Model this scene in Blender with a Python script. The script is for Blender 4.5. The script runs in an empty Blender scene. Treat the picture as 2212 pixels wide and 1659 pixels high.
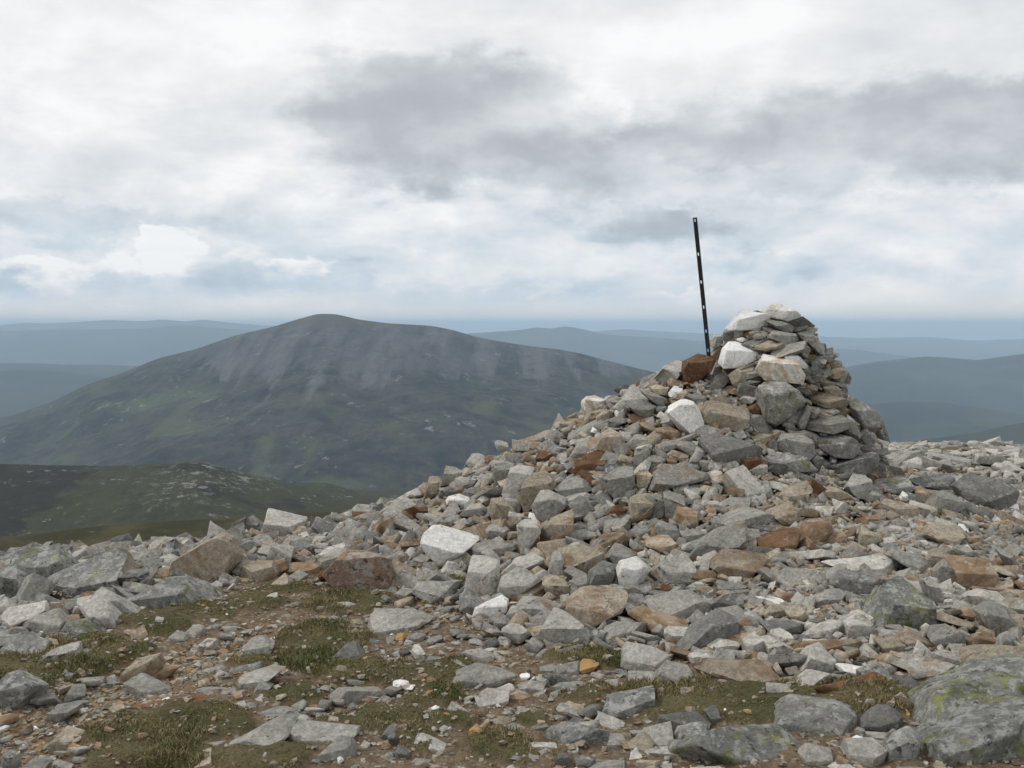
import bpy, bmesh, math, random
import numpy as np
from mathutils import Vector, Matrix, noise as mnoise

# ------------------------------------------------------------------ camera
SC = bpy.context.scene
COL = SC.collection
F, CX, CY, HOR = 2268.0, 1106.0, 829.5, 704.0          # pixel frame 2212 x 1659
PITCH = math.atan((CY - HOR) / F)
CAM = np.array([0.0, 0.0, 1.6])
FWD = np.array([0, math.cos(PITCH), -math.sin(PITCH)])
UPV = np.array([0, math.sin(PITCH), math.cos(PITCH)])
RGT = np.array([1.0, 0, 0])
cd = bpy.data.cameras.new('camera'); cam = bpy.data.objects.new('camera', cd); COL.objects.link(cam)
cam.location = CAM; cam.rotation_euler = (math.pi / 2 - PITCH, 0, 0)
cd.sensor_width = 36; cd.lens = 36 * F / 2212
cd.clip_start = 0.05; cd.clip_end = 300000
SC.camera = cam
SC.view_settings.view_transform = 'Standard'; SC.view_settings.look = 'None'
SC.view_settings.exposure = 0.0; SC.view_settings.gamma = 1.0; SC.view_settings.use_curve_mapping = False
SC.cycles.use_denoising = True
SC.cycles.max_bounces = 5; SC.cycles.volume_bounces = 2
SUN_DIR = Vector((-0.62, 0.05, 0.78)).normalized()      # towards the sun

def ray(px, py):
    return RGT * ((px - CX) / F) + UPV * (-(py - CY) / F) + FWD
def proj(P):
    d = np.asarray(P) - CAM
    t = d @ FWD
    tt = np.where(t > 0.05, t, 0.05)
    return CX + F * (d @ RGT) / tt, CY - F * (d @ UPV) / tt, t

# ------------------------------------------------------------------ node helper
class NT:
    def __init__(s, tree):
        s.t = tree; s.n = tree.nodes; s.l = tree.links
    def node(s, kind, **kw):
        n = s.n.new(kind)
        for k, v in kw.items(): setattr(n, k, v)
        return n
    def put(s, sock, v):
        if isinstance(v, bpy.types.NodeSocket): s.l.new(v, sock)
        elif v is not None:
            if sock.type == 'RGBA' and len(v) == 3: v = (*v, 1)
            sock.default_value = v
    def m(s, op, a, b=None, c=None, clamp=False):
        n = s.node('ShaderNodeMath', operation=op, use_clamp=clamp)
        s.put(n.inputs[0], a); s.put(n.inputs[1], b)
        if c is not None: s.put(n.inputs[2], c)
        return n.outputs[0]
    def vm(s, op, a, b=None):
        n = s.node('ShaderNodeVectorMath', operation=op)
        s.put(n.inputs[0], a)
        if b is not None: s.put(n.inputs['Scale'] if op == 'SCALE' else n.inputs[1], b)
        return n.outputs[0]
    def noise(s, vec, scale, detail=4, rough=.55, dist=0, out='Fac'):
        n = s.node('ShaderNodeTexNoise')
        if vec is not None: s.l.new(vec, n.inputs['Vector'])
        for k, v in (('Scale', scale), ('Detail', detail), ('Roughness', rough), ('Distortion', dist)): n.inputs[k].default_value = v
        return n.outputs[out]
    def step(s, v, a, b, lo=0., hi=1.):
        n = s.node('ShaderNodeMapRange', interpolation_type='SMOOTHSTEP')
        s.put(n.inputs[0], v); s.put(n.inputs[1], a); s.put(n.inputs[2], b); s.put(n.inputs[3], lo); s.put(n.inputs[4], hi)
        return n.outputs[0]
    def mix(s, f, a, b, mode='MIX'):
        n = s.node('ShaderNodeMix', data_type='RGBA', blend_type=mode)
        s.put(n.inputs[0], f); s.put(n.inputs[6], a); s.put(n.inputs[7], b)
        return n.outputs[2]
    def ramp(s, f, stops):
        n = s.node('ShaderNodeValToRGB'); s.put(n.inputs[0], f)
        e = n.color_ramp.elements
        while len(e) < len(stops): e.new(.5)
        for x, (p, c) in zip(e, stops): x.position = p; x.color = (*c, 1)
        return n.outputs[0]

# ------------------------------------------------------------------ sky
W = bpy.data.worlds.new('World'); SC.world = W; W.use_nodes = True
def build_sky():
    T = NT(W.node_tree); T.n.clear()
    out = T.node('ShaderNodeOutputWorld')
    d = T.node('ShaderNodeTexCoord').outputs['Generated']
    sep = T.node('ShaderNodeSeparateXYZ'); T.l.new(d, sep.inputs[0])
    az0 = T.m('ARCTAN2', sep.outputs[0], sep.outputs[1]); el0 = T.m('ARCSINE', sep.outputs[2])
    # broken stratocumulus, flattened towards the horizon
    st = T.vm('MULTIPLY', d, (1.0, 1.0, 1.9))
    def vec2(scale, det, ro):
        s = T.node('ShaderNodeSeparateColor'); T.l.new(T.noise(st, scale, det, ro, 0, 'Color'), s.inputs[0])
        return T.m('SUBTRACT', s.outputs[0], .5), T.m('SUBTRACT', s.outputs[1], .5)
    ax, ay = vec2(6., 3, .5); bx, by = vec2(19., 9, .6)
    az = T.m('MULTIPLY_ADD', bx, .10, T.m('MULTIPLY_ADD', ax, .12, az0)); el = T.m('MULTIPLY_ADD', by, .085, T.m('MULTIPLY_ADD', ay, .06, el0))
    def lumps(off, scale=7.5): return T.noise(T.vm('ADD', st, (3. + off[0], 1. + off[1], 7. + off[2])), scale, 10, .56, .15)
    puff = lumps((0, 0, 0)); lit = T.m('SUBTRACT', puff, lumps((-.014, .0, .034)))     # lit tops, shaded bases
    st2 = T.vm('MULTIPLY', d, (1.0, 1.0, 8.0))
    band = T.noise(st2, 3.4, 9, .6, .2)
    big = T.noise(st, 2.3, 5, .5, .2)
    def q2(px, py, rx, ry):
        a = math.atan((px - CX) / F); e = -math.atan((py - HOR) / F) * math.cos(a)
        qx = T.m('MULTIPLY', T.m('SUBTRACT', az, a), F / rx); qy = T.m('MULTIPLY', T.m('SUBTRACT', el, e), F / ry)
        return T.m('ADD', T.m('MULTIPLY', qx, qx), T.m('MULTIPLY', qy, qy)), qy
    v = T.m('MULTIPLY_ADD', T.m('SUBTRACT', big, .5), .35, .80)
    v = T.m('MULTIPLY_ADD', lit, T.step(el0, .26, .10, .50, 1.0), v)
    v = T.m('MULTIPLY_ADD', T.m('SUBTRACT', puff, .5), .26, v)
    v = T.m('MULTIPLY_ADD', T.m('SUBTRACT', band, .5), T.step(el0, .22, .08, .16, .50), v)
    dark = None
    for (px, py, rx, ry, so, am) in [(970, 270, 300, 135, .6, .44), (780, 275, 110, 75, .5, .36), (1330, 355, 300, 85, .8, .32), (1420, 490, 160, 48, .8, .28), (1720, 330, 360, 100, .8, .32), (2090, 290, 300, 105, .7, .42),
                                     (2150, 110, 330, 150, 1., .15), (1610, 592, 140, 30, .9, .16), (60, 476, 460, 34, .9, .17), (480, 625, 460, 42, .9, .20), (980, 640, 360, 34, .9, .18), (20, 632, 100, 34, .8, .32), (480, 190, 330, 50, 1., .07)]:
        q, _ = q2(px, py, rx, ry); k = T.m('MULTIPLY', T.step(q, 1 + so, max(0., 1 - so)), am)
        dark = k if dark is None else T.m('MAXIMUM', dark, k)
    v = T.m('SUBTRACT', v, dark)
    for (px, py, rx, ry, so, am) in [(250, 90, 600, 160, 1., .12), (1650, 110, 480, 110, 1., .12), (850, 465, 200, 55, .8, .15), (1500, 395, 130, 42, .8, .18), (1240, 255, 130, 60, .9, .16)]:
        q, _ = q2(px, py, rx, ry); v = T.m('MULTIPLY_ADD', T.step(q, 1 + so, max(0., 1 - so)), am, v)
    for (px, py, rx, ry, so, am) in [(392, 570, 74, 60, .5, .34), (235, 575, 60, 36, .7, .2), (655, 598, 58, 36, .55, .3), (75, 585, 90, 34, .6, .24), (1215, 632, 44, 24, .7, .2), (1480, 682, 60, 18, .7, .2), (1850, 688, 110, 22, .6, .26), (560, 560, 60, 20, .8, .12)]:
        q, qy = q2(px, py, rx, ry); v = T.m('MULTIPLY_ADD', T.m('MULTIPLY', T.step(q, 1 + so, max(0., 1 - so)), T.step(qy, -.9, .5, .25, 1.)), am, v)
    hz = T.step(el0, .045, .006, 0., .8)
    v = T.m('ADD', T.m('MULTIPLY', v, T.m('SUBTRACT', 1., hz)), T.m('MULTIPLY', hz, T.m('MULTIPLY_ADD', T.m('SUBTRACT', band, .5), .5, .92)))
    v = T.m('MAXIMUM', T.m('MINIMUM', v, 1.0), 0.0)
    colr = T.ramp(v, [(0., (.36, .39, .43)), (.35, (.50, .53, .56)), (.62, (.70, .73, .755)), (.85, (.86, .87, .885)), (1., (.985, .985, .985))])
    tint = T.m('MULTIPLY', T.step(el0, .17, .02), T.step(v, .95, .5))
    colr = T.mix(tint, colr, T.mix(1., colr, (.87, .975, 1.06), 'MULTIPLY'))
    warm = T.m('MULTIPLY', T.step(el0, .05, .0), T.step(v, .6, .85))
    colr = T.mix(warm, colr, T.mix(1., colr, (1.04, .985, .94), 'MULTIPLY'))
    b1 = T.node('ShaderNodeBackground'); T.l.new(colr, b1.inputs[0]); b1.inputs[1].default_value = 1.0
    sky = T.node('ShaderNodeTexSky', sky_type='NISHITA'); sky.sun_disc = False
    sky.sun_elevation = math.asin(SUN_DIR.z); sky.sun_rotation = math.atan2(SUN_DIR.x, SUN_DIR.y)
    sky.altitude = 1000
    b2 = T.node('ShaderNodeBackground'); T.l.new(sky.outputs[0], b2.inputs[0]); b2.inputs[1].default_value = 0.12
    gap = T.m('MULTIPLY', T.step(band, .5, .72), T.step(el0, .2, .05, 0., .28))
    ms = T.node('ShaderNodeMixShader'); T.l.new(gap, ms.inputs[0]); T.l.new(b1.outputs[0], ms.inputs[1]); T.l.new(b2.outputs[0], ms.inputs[2])
    T.l.new(ms.outputs[0], out.inputs[0])
build_sky()
sl = bpy.data.lights.new('sun', 'SUN'); sl.energy = 1.5; sl.angle = math.radians(10); sl.color = (1, .965, .91)
so = bpy.data.objects.new('sun', sl); COL.objects.link(so)
so.rotation_euler = SUN_DIR.to_track_quat('Z', 'Y').to_euler()

random.seed(11); rng = np.random.default_rng(11)

# ------------------------------------------------------------------ numpy noise
_perm = rng.random((64, 64, 2))
def vnoise(x, y, k=0):
    xi = np.floor(x).astype(int); yi = np.floor(y).astype(int); fx = x - xi; fy = y - yi
    fx = fx * fx * (3 - 2 * fx); fy = fy * fy * (3 - 2 * fy)
    P = _perm[..., k]
    a = P[xi % 64, yi % 64]; b = P[(xi + 1) % 64, yi % 64]; c = P[xi % 64, (yi + 1) % 64]; d = P[(xi + 1) % 64, (yi + 1) % 64]
    return (a * (1 - fx) + b * fx) * (1 - fy) + (c * (1 - fx) + d * fx) * fy - .5
def fbm(x, y, oct=5, gain=.5, k=0):
    s = 0; a = 1.
    for i in range(oct):
        s = s + a * vnoise(x + 17.3 * i, y - 9.1 * i, k); x = x * 2.03; y = y * 2.03; a *= gain
    return s

# ------------------------------------------------------------------ ground surface
def plane_hit(px, py, z):
    r = ray(px, py); t = (z - CAM[2]) / r[2]
    return CAM + r * t
ctl = []
for px, py, z in [(0, 1659, 0), (550, 1659, 0), (1106, 1659, 0), (1700, 1659, .05), (2212, 1659, .08),
                  (0, 1500, 0.02), (550, 1500, -.01), (1106, 1500, 0), (1700, 1500, .05), (2212, 1480, .1),
                  (0, 1350, .06), (500, 1350, .01), (900, 1350, 0), (1050, 1350, .03), (1250, 1390, .03), (1450, 1390, .05),
                  (1700, 1400, .10), (2212, 1350, .14), (0, 1240, .05), (350, 1230, .03), (700, 1240, .02), (900, 1260, .04),
                  (1900, 1150, .28), (2100, 1150, .22), (2212, 1200, .18), (2050, 1045, .22), (2212, 1060, .1)]:
    ctl.append(plane_hit(px, py, z))
for px, py, t in [(0, 1226, 9.5), (300, 1202, 10), (600, 1180, 10.5), (760, 1156, 10.5), (0, 1270, 14), (300, 1248, 14), (600, 1224, 14.5), (900, 1200, 14),
                  (850, 1098, 8.6), (1000, 1042, 8.3), (1180, 978, 8.2), (1265, 930, 8.2), (1340, 884, 8.2), (1420, 835, 8.25), (1500, 805, 8.3), (1400, 955, 7.7), (1600, 1010, 7.35), (1700, 1065, 7.2),
                  (2000, 962, 20), (2212, 968, 20), (1850, 965, 22), (2000, 985, 27), (2212, 985, 27), (2100, 1005, 12.)]:
    ctl.append(CAM + ray(px, py) * t)
for p in [(0, 11, -.35), (1.5, 11.5, -.35), (3, 12, -.15), (0, 14, -1.2), (3, 15, -.6), (-6, 3, 0), (-8, 7, -.4), (6, 3, .1), (9, 8, 0), (0, -3, 0), (-5, -3, 0), (5, -3, .05), (2.2, 8.6, .62), (12, 14, -.4)]:
    ctl.append(np.array(p, float))
ctl = np.array(ctl)
def _tps(d2): return np.where(d2 > 1e-12, .5 * d2 * np.log(np.maximum(d2, 1e-12)), 0)
def _solve():
    P = ctl[:, :2]; n = len(P)
    K = _tps(((P[:, None] - P[None]) ** 2).sum(-1)) + np.eye(n) * .02
    A = np.zeros((n + 3, n + 3)); A[:n, :n] = K; A[:n, n] = 1; A[:n, n + 1:] = P; A[n, :n] = 1; A[n + 1:, :n] = P.T
    b = np.zeros(n + 3); b[:n] = ctl[:, 2]
    return np.linalg.solve(A, b)
_w = _solve()
def sstep(x, a, b):
    t = np.clip((x - a) / (b - a), 0, 1); return t * t * (3 - 2 * t)
def S(x, y):
    x = np.asarray(x, float); y = np.asarray(y, float); sh = x.shape
    x = x.ravel(); y = y.ravel(); r = np.hypot(x, y)
    n = len(ctl); z = np.zeros_like(x)
    near = r < 40
    xs, ys = x[near], y[near]
    o = np.zeros_like(xs)
    for i in range(0, len(xs), 60000):
        q = np.stack([xs[i:i + 60000], ys[i:i + 60000]], 1)
        o[i:i + 60000] = _tps(((q[:, None] - ctl[None, :, :2]) ** 2).sum(-1)) @ _w[:n] + _w[n] + q @ _w[n + 1:]
    z[near] = o
    R0 = np.where(x > 0, 20., 14.)
    far = -1.2 - .27 * (r - R0)
    far = np.where(r > 300, -1.2 - .27 * 286 - .2 * (r - 300), far)
    far = np.maximum(far, -600 + 0 * r)
    w = sstep(r, 20, 34)
    back = sstep(-y, 2, 8)
    z = np.where(r < 40, z * (1 - w) + np.minimum(far, z) * w, far)
    z = np.where((y < -2) & (r < 40), z * (1 - back) + np.where(r > 20, far, 0) * back, z)
    return z.reshape(sh)

# cone of the cairn
CC = CAM + ray(1683, 900) * 8.5
CC = np.array([CC[0], CC[1]])
CZ = np.array([-.2, .28, .62, .99, 1.37, 1.60, 1.71]); CR = np.array([1.02, .98, .86, .62, .42, .27, .02])
def cone_r(z): return np.interp(z, CZ, CR, right=0)
def cone_c(z):
    return CC + np.array([-.08, 0]) * np.clip((z - .3) / 1.2, 0, 1)
def cone_z(x, y):
    d = np.hypot(x - CC[0] + .04, y - CC[1])
    return np.interp(d, CR[::-1], CZ[::-1], right=-5)
def SURF(x, y): return np.maximum(S(x, y), cone_z(x, y))

# march table for many rays
def hit(px, py, cone=True):
    r = ray(px, py)
    ts = np.arange(2.5, 30, .02)
    P = CAM + ts[:, None] * r
    s = SURF(P[:, 0], P[:, 1]) if cone else S(P[:, 0], P[:, 1])
    k = np.nonzero(P[:, 2] < s)[0]
    return ts[k[0]] if len(k) else None

# ------------------------------------------------------------------ traced stones (pixel outlines, one zoom window each)
WIN = {'R1': (1550, 560, 2.212), 'R2': (1150, 1150, 2.37), 'R3': (1950, 1150, 2.552), 'R4': (0, 1350, 2.177), 'R5': (800, 1500, 2.212), 'R6': (1800, 1500, 2.177)}
TR = {}
TR['R1'] = '''V 1215,660 1280,605 1330,612 1420,670 1428,700 1400,735 1300,690 1240,690
W 1000,760 1095,645 1150,650 1245,710 1240,745 1180,775 1100,770 1005,775
D 1140,655 1185,648 1208,665 1190,688 1150,685
G 1245,705 1265,697 1330,710 1392,755 1385,782 1340,780 1280,745
G 1395,740 1440,725 1485,740 1480,765 1410,785 1395,770
G 1430,780 1480,768 1560,840 1590,895 1580,920 1545,915 1480,855 1440,815
G 1040,745 1075,738 1110,770 1110,810 1040,815
G 970,780 1000,765 1040,780 1060,820 1000,855 970,830
T 1115,770 1180,770 1200,785 1140,800
G 1145,805 1180,785 1260,790 1230,815 1160,825
G 1255,800 1280,770 1310,785 1415,790 1420,830 1360,860 1300,830 1255,820
R 1360,840 1400,832 1430,840 1420,855 1365,855
T 1150,850 1185,820 1330,838 1395,870 1380,885 1230,900 1165,885
W 950,985 975,880 1025,830 1100,830 1190,900 1170,945 1120,955 1040,1000 980,1005
W 1050,820 1080,812 1130,830 1125,840 1065,838
H 890,830 920,795 965,785 970,850 920,885 895,870
R 895,925 940,865 968,860 965,930 940,950
V 1168,1010 1215,915 1290,920 1360,935 1410,990 1455,1060 1450,1085 1380,1070 1200,1050
W 1300,900 1360,888 1430,930 1490,990 1475,1010 1420,990 1390,950 1310,915
G 1430,880 1470,850 1500,890 1480,940 1440,920
B 700,1030 740,960 830,915 905,935 920,970 890,1030 830,1070 780,1118 720,1110
H 550,1060 600,1000 700,940 790,925 720,975 700,1040 650,1090 590,1105 560,1090
G 900,1040 930,960 948,970 945,1020 905,1045
G 840,1125 890,1070 965,1010 1005,1010 1010,1080 950,1130 870,1140
T 1000,1040 1080,985 1170,960 1160,1000 1100,1030 1085,1110 1030,1110
G 1095,1055 1130,1010 1180,1010 1195,1050 1110,1075
G 1100,1090 1150,1062 1230,1060 1190,1090 1120,1105
R 950,1120 1020,1108 1095,1140 1090,1165 1000,1155 955,1140
H 1100,1130 1130,1092 1165,1100 1168,1130 1130,1150
L 1175,1115 1200,1090 1340,1060 1475,1200 1460,1225 1290,1360 1215,1335
T 845,1270 890,1205 1010,1200 1110,1225 1135,1290 1130,1350 1060,1375 1000,1355 850,1320
V 630,1255 740,1185 800,1215 842,1290 830,1345 755,1415 700,1370 650,1310
W 635,1150 680,1105 730,1110 725,1150 690,1175 640,1175
G 730,1130 790,1115 830,1150 790,1165
G 740,1170 830,1145 890,1195 850,1245 800,1220 760,1190
T 640,1190 700,1175 760,1185 700,1210
G 370,1200 450,1150 480,1160 590,1260 580,1300 540,1330 470,1310 420,1260
G 450,1115 500,1125 620,1190 665,1225 640,1245 560,1220 480,1160
T 525,1110 570,1095 640,1125 625,1170 560,1165
V 118,1215 135,1170 185,1160 260,1200 262,1240 200,1260 150,1280 125,1255
R 160,1290 195,1255 250,1245 225,1300 200,1330 165,1325
T 200,1300 260,1250 300,1270 300,1300 230,1340 200,1340
G 205,1360 250,1320 400,1275 425,1310 350,1340 270,1370 215,1375
G 230,1385 260,1345 330,1330 370,1350 350,1380 270,1390
R 195,1470 235,1400 290,1365 345,1400 375,1450 330,1480 290,1520 220,1505
W 165,1390 180,1360 222,1390 200,1405
G 395,1465 430,1410 480,1395 500,1430 470,1480 420,1500
T 445,1325 500,1330 590,1400 640,1420 590,1430 520,1390
T 550,1360 640,1350 730,1410 660,1430 580,1440
G 550,1515 600,1450 680,1435 700,1445 610,1515 560,1530
D 820,1385 870,1360 960,1380 1100,1440 1215,1490 1200,1530 1060,1560 960,1570 880,1530 840,1480
G 690,1470 740,1440 830,1440 840,1500 770,1545 700,1490
T 1135,1420 1180,1390 1300,1415 1280,1455 1150,1460
G 1280,1460 1340,1400 1440,1395 1510,1440 1525,1500 1480,1545 1390,1540 1300,1505
G 1265,1390 1300,1370 1365,1410 1320,1420
G 1365,1395 1470,1375 1525,1410 1500,1435 1440,1395
L 1215,1530 1250,1500 1350,1510 1470,1560 1520,1620 1500,1650 1300,1655 1230,1600
G 1475,1350 1520,1310 1640,1285 1710,1280 1735,1310 1700,1380 1640,1400 1480,1375
D 1520,1420 1560,1400 1700,1400 1790,1450 1800,1510 1760,1545 1640,1540 1560,1490
G 1700,1370 1730,1280 1760,1310 1810,1410 1790,1440 1740,1410
L 1735,1200 1800,1190 1860,1240 1920,1330 1910,1370 1850,1400 1790,1360 1750,1280
L 1800,1420 1850,1370 1910,1420 1890,1450 1830,1470
L 1870,1260 1920,1310 1960,1400 1990,1450 1940,1460 1900,1400
D 1800,1490 1890,1450 1905,1500 1820,1540
D 1590,1600 1700,1560 1900,1510 1930,1550 1880,1620 1700,1650 1610,1640
L 1500,1560 1540,1520 1580,1560 1585,1620 1540,1640
H 1580,1245 1640,1235 1680,1265 1610,1290 1585,1270
G 1495,1300 1550,1245 1570,1265 1520,1310
G 1420,1330 1470,1250 1500,1225 1512,1250 1470,1370 1430,1370
T 1485,1190 1540,1150 1610,1145 1740,1210 1720,1240 1600,1240 1520,1220
T 1575,1110 1620,1090 1690,1130 1700,1165 1640,1170 1590,1150
R 1600,1025 1640,1000 1700,1010 1705,1050 1660,1070 1610,1060
T 1595,970 1640,945 1688,960 1685,995 1620,1000
G 1590,910 1630,900 1685,915 1660,935 1600,950
H 1540,945 1580,935 1600,950 1590,980 1550,980
D 1465,1015 1520,990 1580,1020 1575,1045 1500,1050
D 1500,960 1550,950 1590,990 1560,1010 1510,1000
T 1480,1110 1510,1095 1545,1110 1535,1145 1495,1150
L 1685,975 1710,990 1745,1050 1730,1100 1700,1090 1700,1010
D 1620,1080 1720,1090 1730,1140 1690,1120
T 1640,1170 1740,1190 1735,1215 1700,1230
H 1075,1190 1110,1155 1170,1160 1190,1190 1160,1215 1100,1220
G 970,1190 1000,1170 1070,1185 1060,1210 980,1205
B 1125,1250 1190,1210 1205,1280 1180,1320 1135,1280
D 1140,1340 1180,1310 1260,1360 1240,1380 1150,1370
D 1405,1100 1480,1100 1500,1170 1470,1175
D 1090,1400 1120,1390 1135,1410 1110,1440 1085,1430
G 260,1200 310,1170 350,1190 330,1225 270,1235
T 350,1180 420,1150 425,1165 370,1200
G 420,1570 440,1480 500,1470 525,1510 510,1560 450,1590
G 440,1610 530,1540 600,1530 630,1570 580,1610 520,1630
R 690,1560 720,1520 760,1530 760,1550 710,1575
G 795,1580 840,1555 915,1565 910,1590 840,1605
B 1065,1570 1100,1535 1180,1540 1210,1570 1150,1625 1080,1610
H 1100,1640 1200,1585 1240,1590 1240,1640 1150,1660
T 620,1550 690,1540 690,1590 640,1590'''
TR['R2'] = '''H 500,175 520,140 555,140 590,180 575,215 520,215
T 30,545 80,370 120,365 150,385 120,500 60,550
G 140,450 180,310 230,315 290,345 280,400 240,440 160,455
H 270,360 330,260 390,220 440,240 430,290 370,340 290,370
R 415,270 460,245 530,260 520,300 460,310 420,295
D 100,520 150,470 250,440 260,490 180,530 120,530
D 255,460 340,410 380,400 370,440 280,480
D 280,490 380,440 420,440 410,480 350,520 300,510
G 375,400 420,355 480,350 490,390 430,430 390,420
G 485,350 500,290 560,270 630,285 590,400 530,440 490,400
H 550,480 600,320 640,300 760,320 750,360 680,450 640,500 590,500
V 180,560 200,510 250,500 370,545 330,570 260,580
G 270,630 330,570 400,550 445,590 440,650 330,655
T 450,620 480,520 540,515 605,570 620,650 570,675 480,650
T 650,520 690,410 770,350 840,350 900,430 870,490 790,520 740,600 680,610
H 745,560 780,500 860,490 960,540 970,570 880,620 830,700 770,650
G 885,460 990,365 1050,380 1140,470 1080,500 960,530 910,490
G 980,555 1060,500 1155,600 1080,660 1040,650
G 1195,390 1330,290 1400,330 1415,440 1380,480 1280,545 1240,480
B 980,350 1020,300 1160,245 1215,220 1235,280 1200,330 1130,360 1010,365
G 1500,470 1540,370 1620,300 1750,310 1900,365 1890,400 1800,430 1640,430 1560,490
R 1900,360 2000,355 2060,440 2050,460 1920,430
T 1420,350 1500,345 1530,380 1490,460 1430,460
T 1375,600 1400,480 1440,485 1510,540 1510,650 1480,690 1400,700
G 1505,600 1500,500 1570,495 1615,560 1600,640 1560,680 1510,660
G 1600,500 1660,480 1770,470 1740,540 1680,640 1640,680 1605,640
T 1670,660 1690,580 1740,570 1825,600 1825,710 1780,735 1690,700
B 1220,620 1280,570 1360,560 1365,590 1290,640 1230,665
V 30,760 90,700 190,640 300,650 420,740 410,780 320,840 250,930 170,985 100,920 50,840
G 440,740 480,700 560,690 605,735 560,790 460,800
H 640,700 690,660 770,665 800,720 780,790 700,900 660,840
R 790,770 840,660 970,600 1010,595 1015,680 940,790 880,840 800,860
G 300,880 360,820 480,805 640,820 655,850 580,880 480,890 380,920 310,910
H 300,1130 340,920 420,870 500,900 530,1050 520,1150 420,1165 340,1150
H 525,1025 640,920 740,870 830,920 800,970 700,990 620,1030
H 515,1130 540,1050 640,985 720,990 810,1060 760,1090 660,1110 600,1200 540,1190
R 600,1130 700,1100 830,1090 850,1160 760,1180 650,1190
T 810,1060 900,1035 960,1060 990,1160 920,1180 860,1180
G 995,1150 1000,1040 1050,1005 1100,1040 1100,1130 1050,1190 1010,1195
G 840,1030 870,910 920,870 960,980 1000,1010 900,1040
T 900,850 970,795 1060,800 1200,870 1210,910 1120,1030 1050,1010 950,950
D 1105,1100 1130,1000 1220,925 1285,950 1285,1030 1240,1100 1150,1135
G 1230,910 1290,820 1370,860 1420,890 1360,960 1290,980
V 1290,1010 1330,930 1420,905 1505,980 1490,1060 1390,1130 1310,1080
G 1505,1010 1600,920 1760,865 1800,960 1815,1070 1740,1105 1640,1080 1550,1040
G 940,770 970,735 1190,735 1195,755 1100,790 990,795
G 1210,700 1260,660 1340,650 1390,680 1380,730 1280,750 1210,740
T 1160,790 1200,760 1340,750 1400,820 1360,850 1260,830 1200,850
D 1360,740 1440,695 1540,690 1530,740 1450,790 1400,780
G 1540,720 1570,670 1690,720 1705,790 1670,810 1560,750
G 1705,740 1780,725 1905,760 1850,810 1740,820
G 1760,890 1840,810 2000,730 2133,695 2133,770 1980,850 1840,930 1790,930
R 1450,820 1560,770 1650,780 1710,850 1600,890 1550,870
R 960,1220 1060,1130 1200,1090 1390,1115 1390,1150 1300,1240 1280,1300 1160,1360 1000,1310
D 1300,1250 1390,1140 1480,1150 1490,1190 1380,1240 1310,1260
G 1485,1210 1560,1160 1750,1135 1860,1180 1930,1260 1840,1320 1680,1280 1500,1240
T 1320,1290 1430,1235 1650,1290 1780,1350 1690,1400 1560,1360
G 645,1250 680,1200 790,1185 930,1230 900,1260 820,1300 660,1280
V 350,1310 370,1240 540,1160 585,1190 580,1250 480,1300 380,1325
G 455,1310 520,1280 640,1310 640,1340 540,1370 480,1360
G 540,1390 620,1340 680,1350 740,1410 690,1450 600,1460
H 780,1440 860,1250 900,1245 1060,1330 1135,1400 1130,1470 1080,1480 960,1465
G 1205,1390 1240,1330 1380,1325 1540,1340 1535,1390 1400,1420 1230,1430
G 1385,1380 1440,1390 1600,1440 1620,1460 1480,1460 1400,1420
H 1600,1400 1660,1360 1770,1370 1760,1410 1640,1475 1610,1450
D 1680,1490 1820,1400 1970,1270 2090,1330 2090,1420 1980,1460 1840,1510
G 1910,1200 2000,1160 2120,1165 2110,1230 2010,1280 1930,1250
G 285,1580 300,1520 400,1510 500,1560 490,1590 380,1600
R 500,1590 560,1555 590,1600 540,1610
O 1050,1620 1090,1575 1180,1600 1140,1640 1070,1655
H 1750,1560 1880,1515 1960,1520 1930,1570 1820,1610 1770,1590
G 1310,1620 1340,1540 1390,1480 1480,1490 1640,1550 1620,1600 1400,1650
H 1880,1490 1980,1450 2100,1470 2060,1520 1940,1520
T 1795,1130 1850,1075 1990,1120 1980,1160 1860,1170
G 1940,1080 2010,1060 2133,1090 2130,1160 2060,1150 1960,1110'''
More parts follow.
